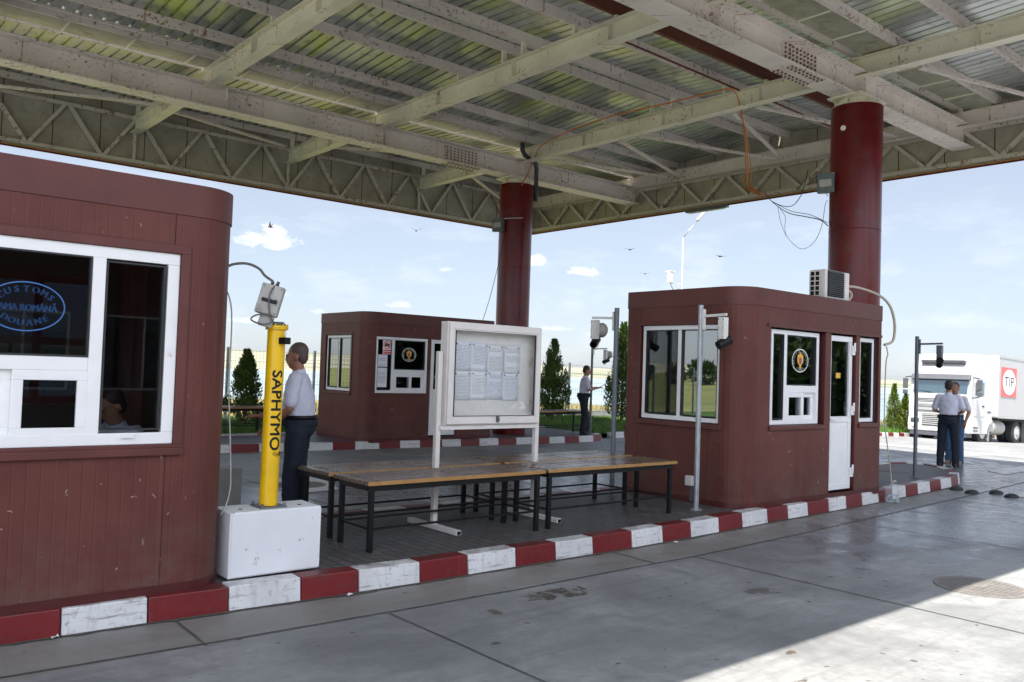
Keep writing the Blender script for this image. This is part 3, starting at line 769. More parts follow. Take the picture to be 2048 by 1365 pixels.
# roof profile
def rz(y):
    if y <= 6.7: return 7.30 + (6.7 - y) * .052
    if y <= 11.35: return 7.30 + (y - 6.9) * .066
    if y <= 15.4: return 7.30 + (15.4 - y) * .070
    return 7.30 + (y - 15.6) * .052
def cpurlin(y, mat, name='purlin', flip=1, h=.17):
    zt = rz(y) - .004; mb = MB()
    a, b = XW, XE - .03
    mb.bx(a, b, y - .006, y + .006, zt - h, zt)
    mb.bx(a, b, y + .006, y + .065, zt - .008, zt); mb.bx(a, b, y + .006, y + .065, zt - h, zt - h + .008)
    mb.bx(a, b, y + .057, y + .065, zt - h + .008, zt - h + .026)
    o = mb.build(name, mat, can)
    gap = zt - h - 7.13
    if gap > .02:
        for x in CROSSX[1:]:
            p = MB(); p.bx(x - .045, x + .045, y - .004, y + .05, 7.128, zt - h + .004); p.build('purlin_post', M['bouncecream'], can)
    return o
for y in (2.6, 4.0, 5.45, 9.8, 11.08, 11.62, 12.95, 14.4, 17.5, 18.9): cpurlin(y, M['purlin'])
cpurlin(8.88, M['redprimer'], h=.22)
for y in (6.42, 15.18): cpurlin(y, M['purlin'], h=.16)
for y in (7.18, 15.96, 20.1): cpurlin(y, M['purlin'], h=.14)
mb = MB(); mb.bx(XW, XE - .1, 11.22, 11.5, 7.535, 7.55); mb.build('ridge_strip', M['whitemetal'], can)
# profiled roof sheet, ribs run across the lanes
mb = MB(); per = .205; prof = [(0, 0), (.150, 0), (.158, .034), (.197, .034)]
for ya, yb in ((YN - .1, 6.62), (6.98, 11.33), (11.37, 15.36), (15.82, YE + .06)):
    n0 = len(mb.v); cnt = 0; x = XW - .1
    while x < XE + .1:
        for dx, dz in prof:
            for y in (ya, yb): mb.v.append((x + dx, y, rz(y) + dz))
            cnt += 1
        x += per
    for i in range(cnt - 1): a = n0 + 2 * i; mb.f.append((a, a + 1, a + 3, a + 2)); mb.m.append(0)
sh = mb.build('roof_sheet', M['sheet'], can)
md = sh.modifiers.new('thick', 'SOLIDIFY'); md.thickness = .006; md.offset = 1
# gutters with brackets
for yg in (6.50, 15.26):
    mb = MB(); mb.bx(XW, XE - .1, yg, yg + .52, 7.150, 7.156); mb.bx(XW, XE - .1, yg + .52, yg + .526, 7.150, 7.29); mb.bx(XW, XE - .1, yg - .006, yg, 7.150, 7.29)
    g = mb.build('gutter', M['guttersheet'], can)
    x = -1.0
    while x < 17.4:
        p = MB(); p.bx(x, x + .045, yg - .01, yg + .53, 7.138, 7.149); p.bx(x, x + .045, yg + .531, yg + .54, 7.138, 7.30)
        p.build('gutter_bracket', M['bouncecream'], g); x += 1.03
# fascia trusses
def fascia(along, fixed, lo, hi, ztop, name, spacing, first):
    def P(s, d, z): return (s, fixed + d, z) if along == 'x' else (fixed + d, s, z)
    mb = MB(); mb.bar(P(lo, -.03, 6.17), P(hi, -.03, 6.17), .07, .07); mb.bar(P(lo, -.03, ztop), P(hi, -.03, ztop), .07, .08)
    s = first; k = 0
    while s < hi - .1:
        mb.bar(P(s - spacing / 2 + .05, -.04, ztop - .03), P(s - .03, -.04, 6.19), .075, .075); mb.bar(P(s + .03, -.046, 6.19), P(s + spacing / 2 - .05, -.046, ztop - .03), .07, .07)
        s += spacing
    tr = mb.build(name, M['truss'], can)
    mb = MB(); mb.bar(P(lo - .02, .035, 6.86), P(hi + .06, .035, 6.86), .012, 1.50)
    mb.build('cladding', M['clad'], tr)
    mb = MB(); mb.bar(P(lo - .02, .045, 6.095), P(hi + .07, .045, 6.095), .05, .025); mb.build('edge_trim', M['orangetrim'], tr)
    mb = MB(); mb.bar(P(lo - .02, .075, 6.88), P(hi + .1, .075, 6.88), .012, 1.66); mb.build('outer_fascia', M['column'], tr)
    return tr
fx = fascia('x', YE, XW, XE, 7.16, 'fascia_truss', 1.48, -2.42)
fy = fascia('y', XE, YN, YE, 6.80, 'fascia_truss', 1.42, 2.2)
fn = fascia('x', YN - .12, XW, XE, 7.1, 'fascia_truss', 1.48, -2.42)
fw_ = fascia('y', XW - .06, YN, YE, 6.80, 'fascia_truss', 1.42, 2.2)
for x in (1.75, 5.65, 9.4, 13.43):
    mb = MB(); mb.bar((x, YE - .05, 6.2), (x, YE - .05, 6.82), .06, .05, up=(0, 1, 0)); mb.build('truss_post', M['truss'], fx)
# wind braces
for a, b in (((13.6, 12.17), (17.35, 11.2)), ((13.62, 12.72), (17.35, 14.0)), ((13.64, 9.25), (17.35, 8.35)), ((13.66, 9.77), (17.35, 11.05)), ((13.7, 15.0), (17.35, 14.2)), ((13.7, 6.22), (17.35, 5.3)),
             ((2.2, 19.3), (5.6, 18.2)), ((5.75, 18.2), (8.9, 19.4)), ((9.5, 18.3), (13.3, 16.5)), ((13.6, 18.0), (16.6, 20.2))):
    mb = MB(); mb.bar((*a, 6.83 if b[0] > 14 else 6.9), (*b, 6.86 if b[0] > 14 else 6.98), .07, .05); mb.build('brace', M['purlin'], can)
mb = MB(); mb.tube([(9.45, 9.35, 7.12), (13.3, 9.4, 7.10)], .018, 6); mb.tube([(13.55, 9.35, 7.12), (17.3, 9.4, 7.1)], .018, 6); mb.build('tie_rod', M['redprimer'], can)
mb = MB(); mb.tube([(1.9, 14.7, 7.1), (5.6, 14.72, 7.08), (9.3, 14.72, 7.1), (13.3, 14.74, 7.08), (17.3, 14.72, 7.1)], .014, 6); mb.build('tie_rod', M['purlin'], can)
# columns
for (x, y) in ((13.4, 7.12), (13.45, 15.98)):
    mb = MB(); mb.tube([(x, y, .1), (x, y, 6.27)], .41, 48)
    cm = mb.build('column', M['column'], can, auto=40)
    if y < 10: cm0 = cm
    mb = MB(); rng = random.Random(int(y))
    for zz in (2.15, 4.2):
        mb.tube([(x + .411 * math.cos(a * .1309), y + .411 * math.sin(a * .1309), zz + rng.uniform(-.002, .002)) for a in range(49)], .006, 5, cap=False)
    mb.build('weld_seam', M['column'], cm, smooth=True)
    mb = MB()
    mb.cyl((x, y, 6.27), (x, y, 6.285), .405, n=40); mb.obox((x, y, 6.405), .86, .6, .028)
    for a in range(6):
        an = a * math.pi / 3; mb.bar((x + .02 * math.cos(an), y + .02 * math.sin(an), 6.338), (x + .36 * math.cos(an), y + .36 * math.sin(an), 6.338), .03, .105)
    mb.cyl((x, y, 6.285), (x, y, 6.39), .25, .30, n=24)
    mb.build('capital', M['bouncecream'], cm)
mb = MB(); mb.cyl((12.985, 7.135, 5.86), (12.96, 7.12, 5.86), .042, n=20); mb.build('blanking_cap', M['bouncecream'], cm0)
# down pipe at the far column
mb = MB(); mb.tube([(13.05, 15.35, 7.14), (13.06, 15.35, 6.98), (13.2, 15.42, 6.9), (13.72, 15.62, 6.82), (13.8, 15.66, 6.72), (13.82, 15.68, 6.2), (13.84, 15.7, 5.9)], .055, 10)
mb.build('downpipe', M['darkgrey'], can, smooth=True)

# ------------------------------------------------------------------ things fixed on the canopy and columns
def floodbox(c, d, label, rod):
    t = thing('floodlight', c, label, 'floodlight', 'floodlight boxes strapped to the red columns')
    c = Vector(c); d = Vector(d).normalized(); s = d.cross(V(0, 0, 1)).normalized()
    Mx = Matrix((s, d, V(0, 0, 1))).transposed()
    mb = MB(); mb.obox(c, .27, .17, .32, Mx); mb.obox(c + d * .09, .22, .012, .26, Mx)
    mb.build('housing', M['greenbox'], t, bevel=.012)
    mb = MB(); mb.obox(c + d * .0975, .19, .004, .12, Mx); mb.build('lens', M['boxgrey'], t)
    mb = MB(); mb.bar(c - d * .08 + V(0, 0, .1), c - d * .3 + V(0, 0, .1), .05, .05); mb.bar(c - d * .08 - V(0, 0, .1), c - d * .3 - V(0, 0, .1), .05, .05); mb.build('bracket', M['galvdark'], t)
    mb = MB(); mb.tube([c + s * .12 + V(0, 0, .16), c + Vector(rod)], .013, 6); mb.build('stay_rod', M['galv'], t)
    return t
floodbox((12.96, 7.40, 4.98), (-.80, -.30, -.08), 'grey floodlight box on the red column behind the booth with the air conditioner', (.36, -.62, .22))
floodbox((12.93, 16.0, 5.22), (-.80, -.40, -.08), 'grey floodlight box on the far red column beside the notice board', (.3, -.55, .16))
def cable(name, pts, r, mat, label, cat='cable', n=6, sub=6):
    """smooth hanging cable through points"""
    P = [Vector(p) for p in pts]; out = []
    for i in range(len(P) - 1):
        p0 = P[max(i - 1, 0)]; p1 = P[i]; p2 = P[i + 1]; p3 = P[min(i + 2, len(P) - 1)]
        for k in range(sub):
            t = k / sub
            out.append(.5 * ((2 * p1) + (-p0 + p2) * t + (2 * p0 - 5 * p1 + 4 * p2 - p3) * t * t + (-p0 + 3 * p1 - 3 * p2 + p3) * t ** 3))
    out.append(P[-1]); mb = MB(); mb.tube(out, r, n)
    o = mb.build(name, mat, smooth=True, loc=P[0])
    return tag(o, label, cat) if label else o
oc = [(13.2, 15.5, 6.18), (13.42, 15.55, 6.5), (13.52, 15.45, 6.85), (12.87, 14.42, 6.9), (12.6, 13.1, 6.95), (12.42, 11.6, 6.92), (12.5, 10.45, 6.9), (12.62, 9.4, 6.92), (12.72, 9.12, 6.9), (13.55, 9.55, 6.86), (15.1, 10.5, 6.78), (16.6, 11.5, 6.55), (17.35, 12.05, 6.45), (17.6, 11.75, 6.12)]
c1 = cable('orange_cable', oc, .014, M['orange'], 'orange cable bundle draped across the canopy beams towards the roof edge', 'cable')
for k, dx in enumerate((.05, .11, -.05)):
    q = [(13.55 + dx * .3, 9.55, 6.85), (15.1 + dx, 10.45 + dx, 6.72), (16.6 + dx * 2, 11.4 + dx * 2, 6.48 - dx), (17.4, 11.95 + dx, 6.3), (17.6, 11.65 + dx, 6.10)]
    mb = MB(); P = [Vector(p) for p in q]; mb.tube(P, .010, 6); mb.build('strand', M['orange'], c1, smooth=True)
# wires looping between the roof edge and the near column
W0 = V(17.4, 11.51, 6.13); WN = (16.78, 10.92, 5.74)
cw = cable('loose_wire', [W0, WN, (15.48, 9.69, 5.14), (14.31, 8.59, 4.76), (13.47, 7.8, 4.49), (13.07, 7.42, 4.29)], .009, M['black'], 'dark wires sagging from the canopy edge to the near red column', 'wire')
for pts, r_ in (([WN, (15.3, 9.52, 5.13), (14.02, 8.32, 4.72), (13.07, 7.42, 4.34)], .006), ([WN, (15.86, 10.05, 5.38), (15.13, 9.36, 5.19), (14.65, 8.91, 5.22), (14.44, 8.71, 5.32), (14.2, 8.48, 5.6)], .008), ([(14.2, 8.48, 5.27), (13.51, 7.83, 5.04), (13.1, 7.44, 4.8)], .006),
            ([(16.22, 10.39, 5.45), (15.95, 10.14, 5.05), (15.43, 9.65, 4.62), (14.58, 8.84, 4.21), (13.85, 8.15, 4.15), (13.39, 7.72, 4.34), (13.24, 7.57, 4.69), (13.09, 7.44, 4.72)], .0045), ([(16.05, 10.23, 5.37), (15.61, 9.82, 5.08), (15.63, 9.84, 4.87), (15.55, 9.76, 4.67)], .0045)):
    cc = cable('strand', pts, r_, M['black'], None); cc.parent = cw; cc.location = Vector(pts[0]) - W0
# strip lamp under the canopy edge
t = thing('strip_lamp', (17.80, 13.5, 6.04), 'long strip lamp fixed under the right edge of the canopy', 'lamp')
mb = MB(); mb.bx(17.75, 17.87, 12.85, 14.15, 6.00, 6.078); mb.build('housing', M['galvdark'], t, bevel=.01)
mb = MB(); mb.bx(17.765, 17.855, 12.95, 14.05, 5.975, 5.998); mb.build('diffuser', M['whitemetal'], t, bevel=.008)
for y in (13.0, 14.0):
    mb = MB(); mb.bx(17.79, 17.83, y - .02, y + .02, 6.075, 6.10); mb.build('bracket', M['galv'], t)
cable('thin_wire', [(12.78, 15.52, 5.06), (12.6, 15.55, 4.2), (12.42, 15.6, 3.4), (12.3, 15.7, 2.83)], .007, M['black'], 'thin black wire running down from the far floodlight box to the booth roof', 'wire')
# ------------------------------------------------------------------ lettering
def text_geo(s, size=1.0, sub=0, align='CENTER'):
    cu = bpy.data.curves.new('t', 'FONT'); cu.body = s; cu.size = size; cu.align_x = align; cu.align_y = 'CENTER'; cu.resolution_u = 3
    ob = bpy.data.objects.new('t', cu); COL.objects.link(ob); bpy.context.view_layer.update()
    me = ob.evaluated_get(bpy.context.evaluated_depsgraph_get()).to_mesh()
    bm = bmesh.new(); bm.from_mesh(me)
    bmesh.ops.triangulate(bm, faces=bm.faces)
    if sub: bmesh.ops.subdivide_edges(bm, edges=bm.edges, cuts=sub, use_grid_fill=True)
    bm.verts.index_update()
    vs = [(v.co.x, v.co.y) for v in bm.verts]; fs = [tuple(v.index for v in f.verts) for f in bm.faces]
    bm.free(); ob.evaluated_get(bpy.context.evaluated_depsgraph_get()).to_mesh_clear()
    bpy.data.objects.remove(ob); bpy.data.curves.remove(cu); return vs, fs
def put_text(mb, s, size, o, a, b, sx=1.0, bold=0.0):
    vs, fs = text_geo(s, size); o, a, b = Vector(o), Vector(a), Vector(b)
    mb.add([o + a * (x * sx) + b * y for x, y in vs], fs)
    if bold:
        for dx in (-bold, bold): mb.add([o + a * (x * sx + dx) + b * (y + dx * .3) for x, y in vs], fs)
def arc_text(mb, s, size, o, a, b, rx, ry, a0, a1, flip=False, sx=1.0, bold=0.0):
    o, a, b = Vector(o), Vector(a), Vector(b); n = len(s)
    for i, ch in enumerate(s):
        if ch == ' ': continue
        th = a0 + (a1 - a0) * (i / (n - 1)); p = o + a * (rx * math.cos(th)) + b * (ry * math.sin(th))
        tx, ty = -rx * math.sin(th), ry * math.cos(th); l = math.hypot(tx, ty); tx, ty = tx / l, ty / l
        if not flip: tx, ty = -tx, -ty
        A = a * tx + b * ty; B = a * -ty + b * tx
        put_text(mb, ch, size, p, A, B, sx, bold)
def ellipse_ring(mb, o, a, b, rx, ry, w, n=64):
    o, a, b = Vector(o), Vector(a), Vector(b); k0 = len(mb.v)
    for i in range(n):
        th = 2 * math.pi * i / n
        for q in (0, w): mb.v.append(tuple(o + a * ((rx - q) * math.cos(th)) + b * ((ry - q) * math.sin(th))))
    for i in range(n): j = (i + 1) % n; mb.f.append((k0 + 2 * i, k0 + 2 * j, k0 + 2 * j + 1, k0 + 2 * i + 1)); mb.m.append(0)

# ------------------------------------------------------------------ booth shell
def outline(x0, x1, y0, y1, rad, off=0.0, n=8):
    """rounded rectangle, radii in the order front-left, front-right, back-right, back-left; returns (point, run length)"""
    cs = [(x0, y0, 1, 1, rad[0], 180, 270), (x1, y0, -1, 1, rad[1], 270, 360), (x1, y1, -1, -1, rad[2], 0, 90), (x0, y1, 1, -1, rad[3], 90, 180)]
    pts = []
    for cx, cy, sx, sy, r, a0, a1 in cs:
        ox, oy = cx + sx * r, cy + sy * r
        for i in range(n + 1):
            a = R(a0 + (a1 - a0) * i / n); pts.append((ox + (r + off) * math.cos(a), oy + (r + off) * math.sin(a)))
    return pts
def booth(x0, x1, y0, y1, z0, z1, rad, openings, label, name='control_booth'):
    """openings: list of (face, u0, u1, v0, v1), face in front/left/right/back; u is x or y"""
    t = thing(name, ((x0 + x1) / 2, (y0 + y1) / 2, z0), label, 'booth', 'maroon control booths')
    mb = MB(); uvs = []; D = .11
    def quad(p, u, mi=0):
        mb.add(p, [(0, 1, 2, 3)], mi); uvs.extend(u)
    def face(kind):
        r = dict(front=(rad[0], rad[1]), back=(rad[3], rad[2]), left=(rad[0], rad[3]), right=(rad[1], rad[2]))[kind]
        if kind in ('front', 'back'): lo, hi = x0 + r[0], x1 - r[1]; y = y0 if kind == 'front' else y1; s = 1 if kind == 'front' else -1; P = lambda u, v, d: (u, y + s * d, v)
        else: lo, hi = y0 + r[0], y1 - r[1]; x = x0 if kind == 'left' else x1; s = 1 if kind == 'left' else -1; P = lambda u, v, d: (x + s * d, u, v)
        ops = [o for o in openings if o[0] == kind]
        us = sorted(set([lo, hi] + [q for o in ops for q in o[1:3]])); vs = sorted(set([z0, z1] + [q for o in ops for q in o[3:5]]))
        for ua, ub in zip(us, us[1:]):
            for va, vb in zip(vs, vs[1:]):
                um, vm = (ua + ub) / 2, (va + vb) / 2
                if any(o[1] < um < o[2] and o[3] < vm < o[4] for o in ops): continue
                q = [(ua, va), (ub, va), (ub, vb), (ua, vb)]
                quad([P(u, v, 0) for u, v in q], q, 0); quad([P(u, v, D) for u, v in q], q, 2)
        for _, ua, ub, va, vb in ops:
            for (pa, pb) in (((ua, va), (ub, va)), ((ub, va), (ub, vb)), ((ub, vb), (ua, vb)), ((ua, vb), (ua, va))):
                quad([P(*pa, 0), P(*pb, 0), P(*pb, D), P(*pa, D)], [(0, 0)] * 4, 1)
    for k in ('front', 'back', 'left', 'right'): face(k)
    pts = outline(x0, x1, y0, y1, rad); m = 9
    for c in range(4):
        run = 0
        for i in range(m - 1):
            (ax_, ay_), (bx_, by_) = pts[c * m + i], pts[c * m + i + 1]; l = math.hypot(bx_ - ax_, by_ - ay_)
            quad([(ax_, ay_, z0), (bx_, by_, z0), (bx_, by_, z1), (ax_, ay_, z1)], [(run, z0), (run + l, z0), (run + l, z1), (run, z1)], 0); run += l
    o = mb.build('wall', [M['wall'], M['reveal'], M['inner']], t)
    uvl = o.data.uv_layers.new(name='UVMap')
    # faces keep their order; loops may be reversed by the normal fix, so match by vertex index
    for p in o.data.polygons:
        for li in p.loop_indices:
            vi = o.data.loops[li].vertex_index; uvl.data[li].uv = uvs[vi]
    # parapet band, roof slab, floor
    mb = MB(); A = outline(x0, x1, y0, y1, rad, .010); B = outline(x0, x1, y0, y1, rad, -.02); n = len(A)
    zb = z1 - .20
    for pa, pb, za, zc in ((A, A, zb, z1 + .015), (B, B, z1 - .09, z1 + .015)):
        k = len(mb.v); mb.v += [(x, y, za) for x, y in pa] + [(x, y, zc) for x, y in pa]
        for i in range(n): j = (i + 1) % n; mb.f.append((k + i, k + j, k + n + j, k + n + i)); mb.m.append(0)
    k = len(mb.v); mb.v += [(x, y, z1 + .015) for x, y in A] + [(x, y, z1 + .015) for x, y in B]
    for i in range(n): j = (i + 1) % n; mb.f.append((k + i, k + j, k + n + j, k + n + i)); mb.m.append(0)
    k = len(mb.v); mb.v += [(x, y, zb) for x, y in A] + [(x, y, zb) for x, y in outline(x0, x1, y0, y1, rad, -.001)]
    for i in range(n): j = (i + 1) % n; mb.f.append((k + i, k + j, k + n + j, k + n + i)); mb.m.append(0)
    mb.build('parapet_band', M['trim'], t, auto=35)
    mb = MB(); mb.add([(x, y, z1 - .08) for x, y in B] , [tuple(range(n))]); mb.build('roof', M['darkgrey'], t)
    mb = MB(); mb.bx(x0 + .12, x1 - .12, y0 + .12, y1 - .12, z1 - .2, z1 - .18); mb.build('ceiling', M['inner'], t); mb = MB(); mb.bx(x0 + .12, x1 - .12, y0 + .12, y1 - .12, z0 + .02, z0 + .05); mb.build('floor', M['inner'], t)
    mb = MB(); C_ = outline(x0, x1, y0, y1, rad, .006); k = 0; mb.v = [(x, y, z0 - .02) for x, y in C_] + [(x, y, z0 + .07) for x, y in C_]
    for i in range(n): j = (i + 1) % n; mb.f.append((i, j, n + j, n + i)); mb.m.append(0)
    mb.build('plinth_strip', M['reveal'], t, auto=35)
    return t
def trimring(t, fr, u0, u1, v0, v1, w=.06, th=.014, sill=.035):
    mb = MB(); mb.ring(u0 - w, u1 + w, v0 - w, v1 + w, w - .002, fr, th); mb.build('window_surround', M['trim'], t, bevel=.003)
    mb = MB(); mb.slab(u0 - w, u1 + w, v0 - w - .012, v0 - w + .035, fr, th + .001, sill); mb.build('sill', M['trim'], t, bevel=.004)
def window(t, fr, u0, u1, v0, v1, d, panes, bars, sashes=(), fw_=.055):
    """outer frame at depth d, bars = list of solid rects, panes = (u0,u1,v0,v1,mat), sashes = (u0,u1,v0,v1,depth,mat)"""
    mb = MB(); o, a, b, n = [Vector(q) for q in fr]; f2 = (o - n * (d + .03), a, b, n)
    mb.ring(u0, u1, v0, v1, fw_, f2, .06)
    for (p, q, r, s) in bars: mb.slab(p, q, r, s, f2, 0.002, .058)
    w = mb.build('window', M['pvc'], t, bevel=.005)
    for (p, q, r, s, mat) in panes:
        g = MB(); g.slab(p, q, r, s, f2, .026, .032); g.build('pane', mat, w)
        g = MB(); g.ring(p - .003, q + .003, r - .003, s + .003, .010, f2, .061); g.build('gasket', M['pvcgap'], w)
    for (p, q, r, s, dd, mat) in sashes:
        f3 = (o - n * (d + dd), a, b, n); g = MB(); g.ring(p, q, r, s, .06, f3, .035); sa = g.build('sliding_sash', M['pvc'], w, bevel=.004)
        g = MB(); g.slab(p + .055, q - .055, r + .055, s - .055, f3, .012, .018); g.build('pane', mat, sa)
    return w

# booth with the customs sign (left edge of the picture)
B1 = (-2.9, 2.345, 5.73, 7.75)
F1 = ((0, 5.73, 0), (1, 0, 0), (0, 0, 1), (0, -1, 0))
b1 = booth(*B1, .15, 2.86, (.25, .30, .30, .25), [('front', -.78, 1.925, 1.14, 2.395), ('back', -.6, .75, 1.3, 2.35), ('back', 1.0, 1.95, 1.3, 2.35), ('left', 6.3, 7.3, 1.2, 2.3)], 'maroon panel booth with white sliding windows and a blue customs sign on its glass')
trimring(b1, F1, -.78, 1.925, 1.14, 2.395)
w1 = window(b1, F1, -.78, 1.925, 1.14, 2.395, .04,
    [(.06, 1.385, 1.695, 2.32, M['glass']), (1.475, 1.83, 1.235, 2.305, M['glass']), (-.70, -.02, 1.21, 2.32, M['glass'])],
    [(1.39, 1.47, 1.195, 2.34), (-.02, .055, 1.195, 2.34), (.055, 1.39, 1.605, 1.69)],
    [(.98, 1.395, 1.195, 1.605, .006, M['glass']), (.50, .985, 1.195, 1.605, .045, M['glass']), (.055, .55, 1.195, 1.605, .08, M['glass'])], fw_=.075)
mb = MB(); mb.slab(1.60, 1.68, 1.185, 1.20, F1, -.008, .012); mb.build('drain_cap', M['pvc'], w1)
# blue customs oval on the glass
so_ = MB(); O = (1.035, 5.73 + .04 - .005, 1.985); a_, b_ = (1, 0, 0), (0, 0, 1)
ellipse_ring(so_, O, a_, b_, .215, .150, .007)
arc_text(so_, 'CUSTOMS', .052, O, a_, b_, .160, .105, R(146), R(34), sx=1.0, bold=.0016)
put_text(so_, 'VAMA ROMÂNĂ', .054, (O[0], O[1], O[2] - .008), a_, b_, .86, .0016)
arc_text(so_, 'DOUANE', .052, O, a_, b_, .150, .100, R(-136), R(-44), flip=True, sx=1.0, bold=.0016)
so_.build('customs_sign', M['blue'], w1)
# rear windows with maroon bars and grey film, seen through the front glass
BK1 = ((0, 7.75, 0), (1, 0, 0), (0, 0, 1), (0, 1, 0))
for (u0, u1) in ((-.6, .75), (1.0, 1.95)):
    f2 = ((0, 7.70, 0), (1, 0, 0), (0, 0, 1), (0, 1, 0)); mb = MB(); mb.ring(u0, u1, 1.3, 2.35, .06, f2, .04); mb.slab((u0 + u1) / 2 - .03, (u0 + u1) / 2 + .03, 1.36, 2.29, f2, 0, .038); mb.slab(u0 + .06, u1 - .06, 1.78, 1.84, f2, .001, .036)
    rw = mb.build('rear_window', M['reveal'], b1); mb = MB(); mb.slab(u0 + .05, u1 - .05, 1.35, 2.3, f2, .015, .02); mb.build('pane', M['film'], rw)
mb = MB(); mb.bx(-2.5, 2.2, 5.95, 6.45, .88, .92); mb.bx(-2.5, -2.46, 5.95, 6.45, .2, .88); mb.bx(2.16, 2.2, 5.95, 6.45, .2, .88)
tag(mb.build('counter', M['inner'], loc=(0, 6.2, .2)), 'dark counter behind the glass of the customs booth', 'counter')

# booth with the border police emblem ----------------------------------------
def emblem(o, parent, r, ring, txt):
    a_, b_ = (1, 0, 0), (0, 0, 1); o = Vector(o)
    mb = MB(); ellipse_ring(mb, o, a_, b_, r * ring[0], r * ring[1], r * .06)
    arc_text(mb, 'POLIȚIA DE FRONTIERĂ', r * .27, o, a_, b_, r * ring[0] * .8, r * ring[1] * .8, R(200), R(-20), sx=.8, bold=.0012)
    arc_text(mb, txt, r * .27, o, a_, b_, r * ring[0] * .8, r * ring[1] * .78, R(-118), R(-62), flip=True, sx=.8, bold=.0012)
    e = mb.build('police_emblem', M['white'], parent)
    k = r
    wing = [(0, .52), (.07, .56), (.12, .5), (.1, .4), (.2, .42), (.34, .34), (.36, .05), (.30, -.22), (.24, -.1), (.19, -.3), (.12, -.22), (.1, -.42), (.17, -.5), (.06, -.5), (0, -.62)]
    poly = [(x * k, y * k) for x, y in wing] + [(-x * k, y * k) for x, y in wing[-2:0:-1]]
    mb = MB(); mb.prism(poly, o, a_, b_, .0015); mb.build('eagle', M['gold'], e)
    sh_ = [(-.15, .2), (.15, .2), (.15, -.1), (0, -.26), (-.15, -.1)]
    mb = MB(); mb.prism([(x * k, y * k) for x, y in sh_], o + V(0, -.003, 0), a_, b_, .0012, 0); mb.prism([(-.12 * k, .17 * k), (0, .17 * k), (0, 0), (-.12 * k, 0)], o + V(0, -.005, 0), a_, b_, .0012, 1); mb.prism([(0, 0), (.12 * k, 0), (.12 * k, -.09 * k), (0, -.2 * k)], o + V(0, -.005, 0), a_, b_, .0012, 1)
    mb.build('shield', [M['emred'], M['emblue']], e)
B2 = (8.47, 11.83, 5.84, 7.69)
F2 = ((0, 5.84, 0), (1, 0, 0), (0, 0, 1), (0, -1, 0)); L2 = ((8.47, 0, 0), (0, 1, 0), (0, 0, 1), (-1, 0, 0))
b2 = booth(*B2, .15, 2.775, (.30, .03, .05, .06), [('front', 9.03, 10.30, 1.13, 2.335), ('front', 10.44, 11.10, .2, 2.335), ('front', 11.20, 11.74, 1.13, 2.335), ('left', 6.17, 7.42, 1.13, 2.34)],
           'maroon panel booth with a white door and an air conditioner on its roof')
trimring(b2, L2, 6.17, 7.42, 1.13, 2.34, w=.05)
for (u0, u1) in ((9.03, 10.30), (11.20, 11.74)):
    mb = MB(); mb.slab(u0 - .02, u1 + .02, 1.075, 1.128, F2, .001, .03); mb.build('sill', M['trim'], b2, bevel=.004)
mb = MB(); mb.slab(8.95, 11.80, 2.336, 2.37, F2, .001, .018); mb.build('lintel_trim', M['trim'], b2)
w2l = window(b2, L2, 6.17, 7.40, 1.14, 2.335, .05, [(6.22, 6.765, 1.21, 2.275, M['mirror']), (6.83, 7.345, 1.21, 2.275, M['glass'])], [(6.765, 6.83, 1.195, 2.28)])
bl_ = MB(); bl_.bx(9.0, 9.02, 6.12, 7.45, .9, 2.45); bl_.build('partition', M['inner'], b2)
def frontwin(t, F, u, z0, z1, mats, d=.085):
    """window with a fixed left light, a fixed top light and two sliding sashes; u = frame left, light edges, frame right"""
    u0, a, b, u1 = u; m = (b + u1) / 2
    return window(t, F, u0, u1, z0, z1, d, [(u0 + .045, a, z0 + .07, z1 - .06, mats[0]), (b, u1 - .075, z0 + .50, z1 - .06, mats[1])], [(a, b, z0 + .05, z1 - .05), (b, u1 - .05, z0 + .40, z0 + .49)],
                  [(b, m + .03, z0 + .05, z0 + .40, .006, mats[2]), (m - .04, u1 - .055, z0 + .05, z0 + .40, .045, mats[2])])
w2f = frontwin(b2, F2, (9.13, 9.41, 9.485, 10.235), 1.135, 2.315, (M['glass'],) * 3)
emblem((9.825, 5.84 + .085 - .006, 1.945), w2f, .19, (1.0, .79), 'STÂNCA')
# door
f3 = ((0, 5.84 + .09, 0), (1, 0, 0), (0, 0, 1), (0, -1, 0)); mb = MB(); mb.ring(10.45, 11.07, .245, 2.31, .075, f3, .05); mb.slab(10.52, 11.0, 1.15, 1.225, f3, .001, .049); dr = mb.build('door', M['pvc'], b2, bevel=.005)
mb = MB(); mb.slab(10.525, 10.995, .32, 1.15, f3, .012, .034); mb.slab(10.56, 10.96, .36, 1.11, f3, .0345, .040); mb.build('door_panel', M['pvc'], dr, bevel=.004)
mb = MB(); mb.slab(10.53, 10.99, 1.23, 2.232, f3, .02, .026); mb.build('pane', M['semimirror'], dr)
for z in (.40, 1.24, 2.06):
    mb = MB(); mb.slab(11.03, 11.105, z, z + .13, f3, .051, .078); mb.slab(11.05, 11.085, z + .05, z + .17, f3, .079, .095); mb.build('hinge', M['pvc'], dr, bevel=.006)
mb = MB(); mb.slab(10.47, 10.50, 1.13, 1.23, f3, .051, .058); mb.slab(10.475, 10.60, 1.185, 1.205, f3, .075, .09); mb.slab(10.478, 10.496, 1.185, 1.205, f3, .058, .076); mb.build('handle', M['pvc'], dr, bevel=.004)
mb = MB(); mb.slab(10.68, 10.80, 1.74, 1.81, f3, .0275, .0285); mb.build('sticker', M['gold'], dr)
mb = MB(); mb.slab(10.72, 10.98, 1.25, 2.2, f3, -.14, -.12); mb.slab(10.53, 10.60, 1.25, 2.2, f3, -.14, -.12); mb.build('curtain', M['boardwhite'], dr)
